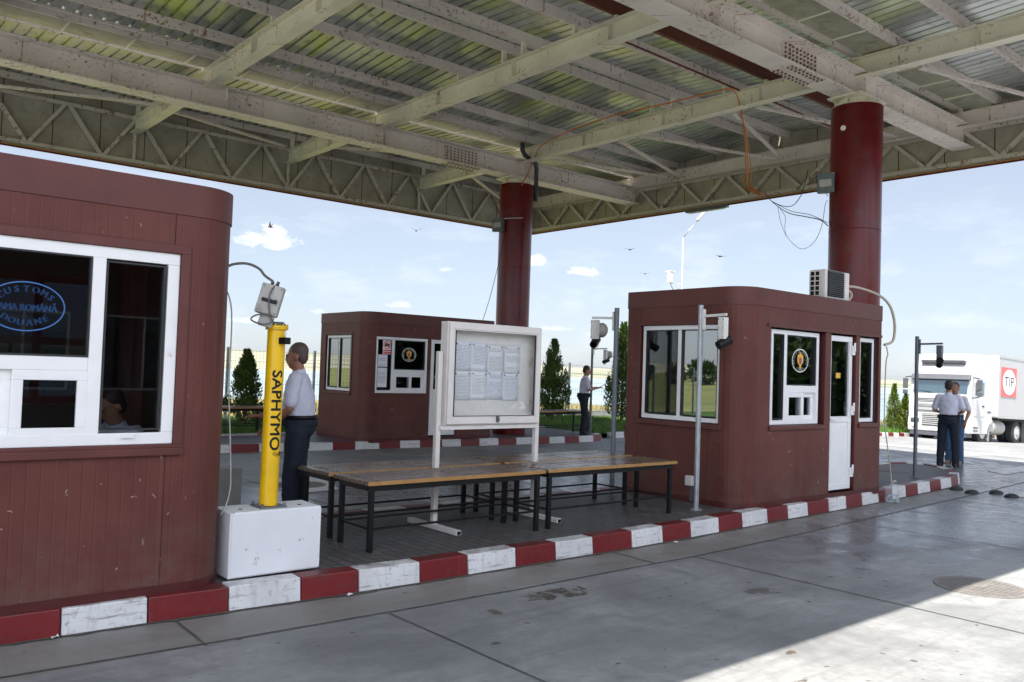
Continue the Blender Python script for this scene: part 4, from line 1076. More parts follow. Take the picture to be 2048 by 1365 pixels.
w2r = window(b2, F2, 11.27, 11.70, 1.14, 2.315, .085, [(11.325, 11.635, 1.2, 2.255, M['semimirror'])], [])
mb = MB(); mb.slab(11.33, 11.43, 1.2, 2.25, F2, -.2, -.18); mb.build('curtain', M['boardwhite'], w2r)
# socket box on the left wall
t = MB(); t.slab(6.50, 6.60, .36, .48, L2, .001, .06); sb = t.build('socket_box', M['whitemetal'], b2, bevel=.006)
mb = MB(); mb.slab(6.52, 6.55, .17, .36, L2, .002, .02); mb.build('conduit', M['cablegrey'], sb)

# far booth -----------------------------------------------------------------
B3 = (8.80, 12.15, 15.06, 17.02)
F3 = ((0, 15.06, 0), (1, 0, 0), (0, 0, 1), (0, -1, 0)); L3 = ((8.80, 0, 0), (0, 1, 0), (0, 0, 1), (-1, 0, 0))
b3 = booth(*B3, .14, 2.79, (.27, .03, .05, .06), [('front', 9.06, 10.34, 1.14, 2.31), ('front', 10.42, 11.12, .2, 2.31), ('front', 11.4, 11.98, 1.14, 2.31), ('left', 15.62, 16.72, 1.14, 2.33)],
           'maroon panel booth on the far island behind the notice board')
trimring(b3, L3, 15.62, 16.72, 1.14, 2.33, w=.05)
window(b3, L3, 15.64, 16.70, 1.15, 2.32, .05, [(15.69, 16.14, 1.22, 2.26, M['mirror']), (16.20, 16.645, 1.22, 2.26, M['mirror'])], [(16.14, 16.20, 1.2, 2.27)])
w3f = frontwin(b3, F3, (9.06, 9.43, 9.51, 10.33), 1.14, 2.30, (M['glass'], M['semimirror'], M['glass']), d=.03)
emblem((9.88, 15.06 + .03 - .006, 1.95), w3f, .175, (1.0, .82), 'STÂNCA')
mb = MB(); mb.slab(9.02, 10.38, 1.10, 1.138, F3, .001, .03); mb.build('sill', M['trim'], b3)
f3 = ((0, 15.06 + .05, 0), (1, 0, 0), (0, 0, 1), (0, -1, 0)); mb = MB(); mb.ring(10.43, 11.11, .24, 2.30, .08, f3, .05); mb.slab(10.5, 11.03, 1.15, 1.23, f3, .001, .049); dr = mb.build('door', M['pvc'], b3, bevel=.005)
mb = MB(); mb.slab(10.5, 11.04, .31, 1.16, f3, .012, .034); mb.build('door_panel', M['pvc'], dr); mb = MB(); mb.slab(10.5, 11.04, 1.22, 2.23, f3, .02, .026); mb.build('pane', M['semimirror'], dr)
window(b3, F3, 11.42, 11.96, 1.15, 2.3, .06, [(11.48, 11.9, 1.21, 2.24, M['semimirror'])], [])
# sign and notices behind its left light
y = 15.06 + .03 - .008
s = MB(); s.bx(9.23, 9.43, y - .002, y, 1.94, 2.25); sg = s.build('no_photography_sign', M['white'], loc=(9.33, y, 2.1)); tag(sg, 'small white sign with a red prohibition ring on the far booth window', 'sign')
s = MB(); ellipse_ring(s, (9.33, y - .004, 2.135), (1, 0, 0), (0, 0, 1), .088, .088, .018); s.bar((9.275, y - .004, 2.19), (9.385, y - .004, 2.08), .002, .016, up=(0, 0, 1)); s.bx(9.24, 9.42, y - .004, y - .003, 2.005, 2.035); s.bx(9.24, 9.42, y - .004, y - .003, 1.95, 1.995); s.build('ring', M['tipred'], sg)
s = MB(); s.bx(9.275, 9.385, y - .0035, y - .0025, 2.10, 2.16); s.bx(9.30, 9.34, y - .0035, y - .0025, 2.16, 2.18); s.build('camera_symbol', M['black'], sg)
for (z0, z1, lb) in ((1.68, 1.93, 'upper printed notice taped inside the far booth window'), (1.26, 1.66, 'lower, longer printed notice taped inside the far booth window')):
    s = MB(); s.bx(9.10, 9.35, y - .001, y + .001, z0, z1); tag(s.build('notice', M['paper'], loc=(9.225, y, (z0 + z1) / 2)), lb, 'notice', 'notices on the far booth window')

# ------------------------------------------------------------------ air conditioner, hose, bottle
t = thing('air_conditioner', (10.83, 6.2, 2.79), 'dirty white air conditioner unit standing on the booth roof', 'air conditioner')
mb = MB(); mb.bx(10.50, 11.14, 5.98, 6.21, 2.815, 3.20)
cs = mb.build('casing', M['boardwhite'], t, bevel=.012)
mb = MB(); mb.bx(10.56, 10.97, 5.968, 5.979, 2.84, 3.19); gb = mb.build('grille_backing', M['black'], t)
for k in range(13):
    z = 2.855 + k * .0262; mb = MB(); mb.obox((10.765, 5.958, z), .41, .022, .006, Matrix.Rotation(R(35), 3, 'X')); mb.build('louvre', M['galvdark'], t)
mb = MB(); mb.bx(10.490, 10.499, 6.05, 6.20, 2.85, 3.17); mb.build('side_mesh', M['black'], t)
mb = MB()
for k in range(3): yy = 6.045 + k * .072; mb.bx(10.478, 10.489, yy, yy + .012, 2.84, 3.18)
for k in range(6): zz = 2.84 + k * .066; mb.bx(10.476, 10.487, 6.045, 6.205, zz, zz + .012)
mb.build('side_grid', M['boardwhite'], t)
for x in (10.6, 11.04): mb = MB(); mb.bx(x - .03, x + .03, 6.0, 6.2, 2.78, 2.815); mb.build('foot', M['black'], t)
cable('drain_hose', [(11.14, 6.1, 3.02), (11.35, 6.0, 3.03), (11.7, 5.86, 2.95), (11.98, 5.82, 2.82), (12.12, 5.81, 2.6), (12.13, 5.81, 2.4), (12.06, 5.81, 2.29), (11.86, 5.82, 2.24)], .019, M['hose'], 'beige hose arching from the air conditioner down to the booth corner', 'hose', 10)
cable('drain_hose', [(11.14, 6.05, 2.98), (11.24, 6.02, 2.95), (11.26, 6.02, 2.88), (11.18, 6.04, 2.80)], .019, M['hose'], 'short beige hose loop beside the air conditioner', 'hose', 10)
cable('drain_line', [(11.87, 5.80, 2.22), (11.90, 5.79, 2.1), (11.87, 5.80, 1.95), (11.865, 5.805, 1.2), (11.90, 5.77, .8), (11.97, 5.75, .42), (11.99, 5.74, .20)], .009, M['hose'], 'thin drain line running down the booth corner into the water bottle', 'hose', 8)
t = thing('water_bottle', (11.99, 5.735, 0), 'large clear plastic water bottle standing on the road by the kerb', 'bottle')
x, y = 11.99, 5.735
def lathe(mb, c, prof, n=28):
    for i in range(n):
        for r_, z in prof: a = 2 * math.pi * i / n; mb.v.append((c[0] + r_ * math.cos(a), c[1] + r_ * math.sin(a), c[2] + z))
    m_ = len(prof)
    for i in range(n):
        for k in range(m_ - 1): j = (i + 1) % n; mb.f.append((i * m_ + k, j * m_ + k, j * m_ + k + 1, i * m_ + k + 1)); mb.m.append(0)
mb = MB(); lathe(mb, (x, y, .006), [(.001, 0), (.085, 0), (.094, .012), (.094, .05), (.090, .056), (.094, .062), (.094, .095), (.090, .101), (.094, .107), (.094, .14), (.090, .146), (.094, .152), (.091, .185), (.064, .225), (.024, .25), (.020, .262), (.020, .285)]); mb.build('bottle_body', M['bottle'], t, smooth=True)
mb = MB(); lathe(mb, (x, y, .009), [(.001, 0), (.086, 0), (.089, .01), (.089, .10), (.001, .10)]); mb.build('water', M['water_in'], t, smooth=True)
mb = MB(); mb.ell((x + .03, y - .01, .30), .05, .03, .014); mb.tube([(x - .02, y, .28), (x + .02, y + .015, .30), (x + .06, y - .005, .285)], .007); mb.build('film_collar', M['cablelight'], t, smooth=True)

# building across the lane behind the viewer, mirrored in the booth glass
ob = booth(-9.0, 15.0, -13.0, -10.0, 0.0, 4.2, (.3, .3, .3, .3), [('back', -7.5 + 2.6 * k, -5.6 + 2.6 * k, .9, 2.7) for k in range(8)], 'long maroon building across the lane, mirrored in the booth glass', 'customs_office')
del ob['group']
for k in range(8):
    fr = ((0, -10.0, 0), (1, 0, 0), (0, 0, 1), (0, 1, 0)); u = -7.5 + 2.6 * k
    window(ob, fr, u, u + 1.9, .9, 2.7, .06, [(u + .06, u + .92, .97, 2.64, M['semimirror']), (u + .98, u + 1.84, .97, 2.64, M['semimirror'])], [(u + .92, u + .98, .95, 2.66)])
    mb = MB(); mb.slab(u + .05, u + .7 + .3 * (k % 3), .95, 2.6, fr, -.3, -.28); mb.build('curtain', M['boardwhite'] if k % 2 else M['curtainblue'], ob)
# ------------------------------------------------------------------ slatted tables
GT = 'slatted wooden tables on black steel legs'
def slat_table(L, W, H, label, loc):
    t = thing('slatted_table', (0, 0, 0), label, 'table', GT)
    n = 6; g = .024; w = (W - g * (n - 1)) / n
    mb = MB(); rng = random.Random(2)
    for i in range(n):
        y = i * (w + g); z = rng.uniform(-.0015, .0015)
        mb.bx(-.01, L + .01, y, y + w, H - .034 + z, H + z)
        if i == 0: mb.m[2] = 1
    # bolt heads
    for x in (.1, L / 2, L - .1):
        for i in range(n):
            for dy in (.3, .7): yy = i * (w + g) + w * dy; mb.cyl((x, yy, H), (x, yy, H + .004), .008, n=6, mi=2)
    mb.build('slats', [M['wood'], M['woodedge'], M['black']], t, bevel=.004)
    mb = MB(); e = .03
    mb.bx(e, L - e, .035, .075, H - .085, H - .036); mb.bx(e, L - e, W - .075, W - .035, H - .085, H - .036)
    for x in (e + .02, L / 2, L - e - .02): mb.bx(x - .02, x + .02, .076, W - .076, H - .084, H - .038)
    mb.build('frame', M['black'], t, bevel=.002)
    for x in (.055, L - .055):
        for y in (.055, W - .055):
            mb = MB(); mb.bx(x - .021, x + .021, y - .021, y + .021, 0, H - .086); mb.build('leg', M['black'], t, bevel=.003)
    for (p, q) in (((.08, .055), (L - .08, .055)), ((.08, W - .055), (L - .08, W - .055)), ((.055, .08), (.055, W - .08)), ((L - .055, .08), (L - .055, W - .08))):
        mb = MB(); mb.bar((*p, .19), (*q, .19), .018, .018); mb.build('stretcher', M['black'], t)
    t.location = loc; return t
tb = slat_table(1.96, .60, .588, 'front left slatted table nearest the yellow post, with four black legs', (3.65, 6.09, .15))
dup(tb, (3.65, 6.775, .15), 0, 'rear left slatted table behind the front left one, beyond the board leg', GT)
dup(tb, (5.68, 6.11, .15), 0, 'front right slatted table nearest the grey camera pole and booth wall', GT)
dup(tb, (5.68, 6.785, .15), 0, 'rear right slatted table with wet shiny slats by the far pole', GT)
dup(tb, (6.0, 17.55, .13), 0, 'slatted table on the grass edge seen behind the yellow post', GT)
dup(tb, (13.75, 15.25, .14), R(4), 'slatted table on the far island beside the reading officer', GT)

# ------------------------------------------------------------------ notice board
t = thing('notice_board', (5.45, 6.735, .15), 'white glazed notice board on two legs standing between the slatted tables', 'notice board')
x0, x1, z0, z1 = 4.80, 6.01, 1.145, 2.155; yf, yb = 6.665, 6.775
FB = ((0, yf, 0), (1, 0, 0), (0, 0, 1), (0, -1, 0))
mb = MB(); mb.bx(x0, x1, yb - .012, yb, z0, z1)
mb.bx(x0, x0 + .025, yf, yb - .013, z0, z1); mb.bx(x1 - .025, x1, yf, yb - .013, z0, z1); mb.bx(x0 + .026, x1 - .026, yf, yb - .013, z1 - .025, z1); mb.bx(x0 + .026, x1 - .026, yf, yb - .013, z0, z0 + .025)
mb.build('cabinet', M['boardwhite'], t, bevel=.003)
mb = MB(); mb.ring(x0 + .012, x1 - .004, z0 + .012, z1 - .008, .062, FB, .022); mb.ring(x0 + .068, x1 - .060, z0 + .068, z1 - .064, .022, FB, .012); df = mb.build('door_frame', M['boardwhite'], t, bevel=.004)
mb = MB(); mb.ring(x0 + .088, x1 - .080, z0 + .088, z1 - .084, .004, FB, .0235); mb.build('gasket', M['pvcgap'], df)
mb = MB(); mb.slab(x0 + .09, x1 - .08, z0 + .09, z1 - .085, FB, .002, .005); mb.build('pane', M['glassclear'], df)
mb = MB(); mb.slab(5.42, 5.455, z0 + .025, z0 + .085, FB, .023, .034); mb.cyl((5.437, yf - .034, z0 + .05), (5.437, yf - .05, z0 + .05), .012, n=10); mb.build('lock', M['galvdark'], df)
mb = MB(); mb.bx(x0 + .026, x1 - .026, yb - .03, yb - .014, z0 + .026, z1 - .026); mb.build('pin_board', M['cork'], t)
mb = MB(); mb.bx(x0 - .03, x1 + .02, yf + .02, yf + .06, z0 - .045, z0 - .002); mb.build('bottom_rail', M['boardwhite'], t, bevel=.003)
for k, (x, top) in enumerate(((4.765, 1.86), (6.045, 1.80))):
    mb = MB(); mb.bx(x - .026, x + .026, 6.712, 6.762, .195, top); lg = mb.build('leg', M['boardwhite'], t, bevel=.004)
    mb = MB(); mb.bx(x - .03, x + .03, 6.33, 7.15, .152, .197); mb.build('foot', M['boardwhite'], lg, bevel=.004)
    mb = MB(); mb.bx(x - .018, x + .018, 6.322, 6.329, .16, .19); mb.build('tube_end', M['black'], lg)
rng0 = random.Random(8); k = 0
cw_, chh = .214, .29
for row in range(2):
    for c in range(4):
        x = 5.046 + c * .2115 + rng0.uniform(-.006, .006); z = 1.815 - row * .283 + rng0.uniform(-.012, .012)
        mb = MB(); nxp, nzp = 5, 7; rng = random.Random(k + 3); gx_ = []
        for i in range(nxp):
            for j in range(nzp): mb.v.append((x - cw_ / 2 + cw_ * i / (nxp - 1), yb - .034 - abs(rng.gauss(0, .0022)) - .0012 * ((c + row) % 2), z - chh / 2 + chh * j / (nzp - 1)))
        for i in range(nxp - 1):
            for j in range(nzp - 1): mb.f.append((i * nzp + j, (i + 1) * nzp + j, (i + 1) * nzp + j + 1, i * nzp + j + 1)); mb.m.append(0)
        o = mb.build('paper_notice', M['paper'], loc=(x, yb - .034, z), smooth=True); o.rotation_euler = (0, R(rng.uniform(-2.2, 2.2)), 0)
        md = o.modifiers.new('thick', 'SOLIDIFY'); md.thickness = .0006
        tag(o, '%s printed sheet in the %s row on the notice board' % (('leftmost', 'second from left', 'third from left', 'rightmost')[c], ('upper', 'lower')[row]), 'paper notice', 'printed sheets pinned in the notice board')
        p = MB()
        for dx in (-.08, .08): p.cyl((x + dx, yb - .042, z + .118), (x + dx, yb - .036, z + .118), .007, n=8)
        p.build('pin', M['darkgrey'], o); OFF[o.name] = V(x, yb - .034, z)
        k += 1
mb = MB(); mb.bx(4.90, 4.935, yb - .035, yb - .032, 1.42, 1.56); tag(mb.build('leaflet', M['teal'], loc=(4.917, yb - .033, 1.49)), 'narrow teal leaflet tucked at the left edge of the notice board', 'leaflet')

# ------------------------------------------------------------------ radiation post and plinths
def plinth(x0, x1, y0, y1, z0, z1, mat, label):
    mb = MB(); c = .045
    mb.v = [(x0, y0, z0), (x1, y0, z0), (x1, y1, z0), (x0, y1, z0), (x0, y0, z1), (x1, y0, z1), (x1, y1, z1), (x0, y1, z1)]
    mb.f = [(0, 3, 2, 1), (4, 5, 6, 7), (0, 1, 5, 4), (1, 2, 6, 5), (2, 3, 7, 6), (3, 0, 4, 7)]; mb.m = [0] * 6
    o = mb.build('plinth', mat, bevel=.008, loc=((x0 + x1) / 2, (y0 + y1) / 2, z0)); tag(o, label, 'plinth', 'block plinths for the portal posts')
    if mat is M['plinth']:
        p = MB(); p.bx(x0 + .012, x1 - .002, y0 - .006, y0 - .001, z0 + .01, z1 - .012); p.build('front_plate', mat, o, bevel=.003)
        p = MB(); 
        for xx in (x0 + .12, x1 - .12): p.cyl((xx, y0 + .12, z1), (xx, y0 + .12, z1 + .003), .016, n=12)
        p.build('fixing_hole', M['black'], o)
        p = MB()
        for k in range(4): p.cyl((x1 + .001, y0 + .02, z0 + .1 + k * .1), (x1 + .006, y0 + .02, z0 + .1 + k * .1), .006, n=8)
        p.build('screw', M['galvdark'], o)
    return o
plinth(2.375, 3.075, 5.815, 6.14, .168, .632, M['plinth'], 'white painted block carrying the yellow post')
plinth(3.30, 4.02, 9.55, 9.85, .002, .46, M['concreteplinth'], 'bare grey block half hidden behind the booth corner')
px, py = 2.722, 5.965
t = thing('detector_post', (px, py, .632), 'yellow round detector post with black lettering bolted on the white block', 'post')
mb = MB(); mb.tube([(px - .004, py, .645), (px + .006, py, 1.945)], .0665, 40); mb.build('tube', M['yellow'], t, auto=40)
mb = MB(); mb.bx(px - .1, px + .1, py - .1, py + .1, .634, .643)
for dx in (-.085, .085):
    for dy in (-.085, .085): mb.cyl((px + dx, py + dy, .643), (px + dx, py + dy, .665), .009, n=6)
mb.build('base_plate', M['galvdark'], t)
mb = MB(); mb.cyl((px + .006, py, 1.945), (px + .006, py, 1.957), .083, n=40); mb.cyl((px + .006, py, 1.958), (px + .006, py, 1.972), .083, n=40)
for k in range(8): a = k * math.pi / 4 + .2; mb.cyl((px + .006 + .076 * math.cos(a), py + .076 * math.sin(a), 1.94), (px + .006 + .076 * math.cos(a), py + .076 * math.sin(a), 1.985), .006, n=6)
mb.build('flange', M['yellow'], t, auto=40)
mb = MB(); mb.cyl((px + .006, py, 1.972), (px + .006, py, 2.0), .07, .05, n=30); mb.build('cap', M['galvdark'], t, auto=40)
# lettering wrapped round the tube, reading downwards
vsx, fsx = text_geo('SAPHYMO', .128, sub=2)
ang0 = math.atan2(-py, -px) + R(20); rad = .0682; mb = MB()
wmax = max(v[0] for v in vsx); wmin = min(v[0] for v in vsx); scl = .585 / (wmax - wmin)
for ox, oy in ((0, 0), (.003, .0), (-.003, 0), (0, .003), (0, -.003)):
    k0 = len(mb.v)
    for x, y in vsx:
        a = ang0 + (y * .86 + oy) / rad; mb.v.append((px + (rad + ox * .02) * math.cos(a), py + (rad + ox * .02) * math.sin(a), 1.345 - x * scl + ox))
    mb.f += [tuple(i + k0 for i in f) for f in fsx]; mb.m += [0] * len(fsx)
mb.build('lettering', M['black'], t)
mb = MB()
for k, q in enumerate((.012, .022, .032)):
    pts = []
    for i in range(7):
        b_ = R(-140 + 100 * i / 6); yy = math.cos(b_) * (.025 + q) + .0; zz = 1.065 + math.sin(b_) * (.025 + q)
        a = ang0 + (yy + .03) / rad; pts.append((px + rad * math.cos(a), py + rad * math.sin(a), zz))
    mb.tube(pts, .0022, 4)
mb.build('wave_mark', M['black'], t)
a = ang0 + R(22); q = V(px + .067 * math.cos(a), py + .067 * math.sin(a), 1.86); dd = V(math.cos(a), math.sin(a), 0)
Mz = Matrix((dd.cross(V(0, 0, 1)), dd, V(0, 0, 1))).transposed()
mb = MB(); mb.obox(q + dd * .03, .055, .075, .05, Mz); mb.obox(q + dd * .01 - Mz @ V(.04, 0, 0), .06, .02, .034, Mz); mb.build('sensor', M['black'], t, bevel=.006)
mb = MB(); mb.obox(q + V(0, 0, .055) - Mz @ V(.022, 0.004, 0), .045, .004, .03, Mz); mb.build('rating_label', M['white'], t)
# tilted junction box on top
cb = V(2.648, 5.925, 2.155); front = V(-.52, -.85, .05).normalized()
side = V(0, 0, 1).cross(front).normalized(); rl = R(-14)
s2 = side * math.cos(rl) + V(0, 0, 1) * math.sin(rl); s2.normalize(); up2 = front.cross(s2); up2 = up2 if up2.z > 0 else -up2
MJ = Matrix((s2, front, up2)).transposed()
tb_ = MB(); tb_.obox(cb, .165, .075, .225, MJ); jb = tb_.build('junction_box', M['boxgrey'], t, bevel=.008)
mb = MB(); mb.obox(cb + front * .044, .16, .014, .22, MJ); mb.build('lid', M['boxgrey'], jb, bevel=.005)
mb = MB()
for sx in (-1, 1):
    for sz in (-1, 1): p = cb + MJ @ V(sx * .064, .051, sz * .094); mb.cyl(p, p + front * .004, .006, n=10)
mb.build('screw', M['galvdark'], jb)
mb = MB(); p = cb + MJ @ V(0, .056, -.01); mb.obox(p, .105, .012, .026, MJ); mb.obox(p + MJ @ V(.05, .01, 0), .02, .012, .032, MJ); mb.build('clamp_bar', M['black'], jb, bevel=.003)
mb = MB(); mb.obox(cb + MJ @ V(0.015, 0, -.155), .10, .06, .085, MJ); mb.build('mounting_bracket', M['boxgrey'], jb, bevel=.006)
mb = MB(); p = cb + MJ @ V(.02, .01, .112); mb.cyl(p, p + up2 * .035, .011, n=10); mb.cyl(cb + MJ @ V(-.02, 0, .112), cb + MJ @ V(-.02, 0, .14), .012, n=10); mb.build('cable_gland', M['darkgrey'], jb)
top = cb + MJ @ V(-.02, 0, .14)
cable('cable', [(2.335, 6.02, 2.365), (2.39, 6.01, 2.40), (2.49, 6.0, 2.415), (2.57, 5.97, 2.385), (2.61, 5.95, 2.335), tuple(top)], .0095, M['cablegrey'], 'thick grey cable looping from the booth edge to the tilted junction box', 'cable', 8)
cable('cable', [tuple(cb + MJ @ V(.02, .01, .145)), tuple(cb + MJ @ V(.0, .068, .07)), tuple(cb + MJ @ V(.0, .074, 0)), tuple(cb + MJ @ V(.03, .07, -.09)), tuple(cb + MJ @ V(.06, .06, -.16)), tuple(cb + MJ @ V(.0, .07, -.19)), tuple(cb + MJ @ V(-.08, .05, -.18)), tuple(cb + MJ @ V(-.06, .05, -.14)), tuple(cb + MJ @ V(.02, .06, -.11)), tuple(cb + MJ @ V(.07, .03, -.15))], .006, M['cablegrey'], 'grey cable coiled in front of the tilted junction box', 'cable', 8)
cable('cable', [(2.34, 6.03, 2.25), (2.40, 6.02, 2.05), (2.405, 6.02, 1.5), (2.425, 6.01, 1.15), (2.44, 6.0, .85), (2.43, 5.99, .74), (2.40, 5.97, .66), (2.36, 5.95, .60)], .0055, M['cablelight'], 'thin pale cable hanging along the booth edge down to the white block', 'cable', 8)

# ------------------------------------------------------------------ camera poles
GP = 'grey poles with number plate cameras'
def campole(x, y, h, z0, arm, L, drop, label, mats, lamp=True, r=.031):
    """arm = unit direction of the bracket"""
    t = thing('camera_pole', (x, y, z0), label, 'camera pole', GP); d = V(*arm, 0).normalized(); s = V(-d.y, d.x, 0)
    Md = Matrix((d, s, V(0, 0, 1))).transposed(); top = z0 + h; P = V(x, y, 0)
    mb = MB(); mb.cyl((x, y, z0), (x, y, top), r, n=16); mb.cyl((x, y, z0), (x, y, z0 + .012), r * 2.2, n=16); pl = mb.build('pole', mats[0], t, auto=40)
    mb = MB(); mb.obox(P + d * (r + .012) + V(0, 0, top - .17), .022, .045, .24, Md); mb.build('clamp', mats[1], t)
    za = top - .13
    mb = MB(); mb.bar(P + d * (r + .02) + V(0, 0, za), P + d * L + V(0, 0, za + .01), .028, .03); mb.build('arm', mats[1], t, bevel=.002)
    c = P + d * (L - .045) + V(0, 0, za - .02 - .125)
    mb = MB(); mb.obox(c, .085, .085, .25, Md); bx_ = mb.build('control_box', mats[1], t, bevel=.005)
    mb = MB()
    for zz in (-.1, .0, .1):
        for q in (-.03, .03):
            p = c + Md @ V(q, 0, zz); mb.cyl(p - s * .045, p - s * .041, .006, n=8); mb.cyl(p + s * .041, p + s * .045, .006, n=8)
    mb.build('screw', M['black'], bx_)
    if lamp:
        p = c + d * drop[0] * .05 + V(0, 0, .0); e = s * drop[1]
        mb = MB(); mb.tube([p + e * .05, p + e * .09, p + e * .15, p + e * .16], [.05, .085, .10, .095], 12); mb.build('lamp_head', M['boxgrey'], t, auto=40)
    p = c + V(0, 0, -.17) ; f = (s * drop[1] * .8 + V(0, 0, .45) + d * .3).normalized()
    mb = MB(); mb.cyl(p - f * .07, p + f * .08, .05, .055, n=20); mb.cyl(p + f * .08, p + f * .10, .058, n=20); mb.cyl(c + V(0, 0, -.12), p, .02, n=8)
    cm = mb.build('camera', M['black'], t, auto=40)
    mb = MB(); mb.cyl(p - f * .0745, p - f * .0705, .035, n=16); mb.build('lens', M['semimirror'], cm)
    q = p - s * .0; mb = MB(); mb.tube([c + V(0, 0, -.125) - d * .03, c + V(0, 0, -.2) - d * .06, c + V(0, 0, -.26) - d * .03, c + V(0, 0, -.25) + d * .02], .004, 6); mb.build('camera_cable', M['black'], t)
    return t
campole(8.07, 6.16, 2.385, .15, (0, -1), .36, (0, 1), 'grey camera pole standing against the booth wall beside the front tables', (M['galv'], M['whitemetal']), lamp=False)
campole(7.99, 7.42, 2.39, .15, (-.15, 1), .38, (0, -1), 'grey camera pole behind the tables, reaching towards the far lane', (M['galvdark'], M['whitemetal']))
campole(15.76, 15.46, 2.31, .14, (.0, -1), .52, (0, 1), 'distant grey camera pole behind the reading officer on the far island', (M['galvdark'], M['whitemetal']))
campole(14.25, 6.44, 2.34, .15, (.1, -1), .40, (0, -1), 'grey camera pole on the rounded island end in front of the truck', (M['galvdark'], M['galvdark']), lamp=False)

# ------------------------------------------------------------------ covers, studs, litter
def manhole(x, y, z, r, label, mat):
    t = MB(); t.cyl((x, y, z - .03), (x, y, z), r, n=48); 
    for i in range(-7, 8):
        h = math.sqrt(max(0, (r * .86) ** 2 - (i * r * .115) ** 2))
        if h > .02: t.bx(x + i * r * .115 - .007, x + i * r * .115 + .007, y - h, y + h, z, z + .004); t.bx(x - h, x + h, y + i * r * .115 - .007, y + i * r * .115 + .007, z + .0001, z + .0045)
    o = t.build('manhole_cover', mat, loc=(x, y, z)); tag(o, label, 'manhole cover')
    p = MB(); p.bx(x - .09, x + .09, y - .05, y + .05, z + .0046, z + .008); p.build('centre_plate', mat, o)
    return o
M['castiron'] = plain('cast_iron', (.175, .165, .158), .65, .1, var=.2, scale=9)
manhole(7.73, 2.93, .008, .36, 'round iron manhole cover on the shadow edge of the near lane', M['castiron'])
manhole(5.45, 10.95, .008, .36, 'round iron manhole cover in the far lane behind the man', M['castiron'])
manhole(14.9, 7.15, .156, .30, 'round iron manhole cover on the rounded island end', M['castiron'])
def stud(x, y, label):
    mb = MB(); n = 20
    prof = [(.155, .0), (.15, .012), (.12, .034), (.07, .048), (.0, .052)]
    for i in range(n):
        a = 2 * math.pi * i / n
        for r_, z in prof: mb.v.append((x + r_ * math.cos(a), y + r_ * .62 * math.sin(a), .004 + z))
    m_ = len(prof)
    for i in range(n):
        for k in range(m_ - 1): j = (i + 1) % n; mb.f.append((i * m_ + k, j * m_ + k, j * m_ + k + 1, i * m_ + k + 1)); mb.m.append(0)
    return tag(mb.build('road_stud', M['blackrub'], smooth=True, loc=(x, y, 0)), label, 'road stud', 'black rubber studs across the lane')
stud(14.49, 5.88, 'black rubber road stud nearest the rounded kerb'); stud(14.28, 5.56, 'second black rubber road stud from the kerb')
stud(14.63, 5.33, 'third black rubber road stud from the kerb'); stud(14.41, 5.03, 'black rubber road stud farthest from the kerb')
def litter(x, y, s, a, label, mat):
    mb = MB(); rng = random.Random(int(x * 91))
    for i in range(4):
        for j in range(3): mb.v.append((x + s * (i - 1.5) * .5, y + s * .6 * (j - 1), .012 + abs(rng.gauss(0, .008))))
    for i in range(3):
        for j in range(2): mb.f.append((i * 3 + j, (i + 1) * 3 + j, (i + 1) * 3 + j + 1, i * 3 + j + 1)); mb.m.append(0)
    o = mb.build('litter', mat, loc=(x, y, 0)); o.rotation_euler.z = 0; md = o.modifiers.new('thick', 'SOLIDIFY'); md.thickness = .001
    return tag(o, label, 'litter', 'scraps of paper along the kerb')
litter(1.26, 5.645, .026, .3, 'white paper scrap by the left end of the kerb', M['white'])
litter(3.18, 5.53, .03, .3, 'crumpled white scrap below the kerb near the white block', M['white'])
litter(6.9, 5.5, .03, .3, 'small pale scrap below the kerb in front of the tables', M['white'])
litter(8.55, 5.76, .05, .2, 'pale scrap lying against the booth corner', M['boardwhite'])
bpy.context.view_layer.update()
# ------------------------------------------------------------------ people
def bake_fuse(mb, name, mats, parent, voxel, smooth_it=3, disp=0.0, dscale=6.0):
    """overlapping volumes -> one continuous skin"""
    o = mb.build('tmp', mats[0]); md = o.modifiers.new('r', 'REMESH'); md.mode = 'VOXEL'; md.voxel_size = voxel
    ms = o.modifiers.new('s', 'SMOOTH'); ms.factor = .5; ms.iterations = smooth_it
    dg = bpy.context.evaluated_depsgraph_get(); dg.update(); me = bpy.data.meshes.new_from_object(o.evaluated_get(dg))
    old = o.data; bpy.data.objects.remove(o); bpy.data.meshes.remove(old)
    off = OFF[parent.name]
    for v in me.vertices:
        if disp:
            nn = mnoise.noise(v.co * dscale) * .6 + mnoise.noise(v.co * dscale * 2.3) * .4; v.co += v.normal * nn * disp
        v.co -= off
    me.materials.clear()
    for m in mats: me.materials.append(m)
    me.polygons.foreach_set('use_smooth', [True] * len(me.polygons)); me.name = name
    r = bpy.data.objects.new(name, me); COL.objects.link(r); r.parent = parent; OFF[r.name] = off
    return r
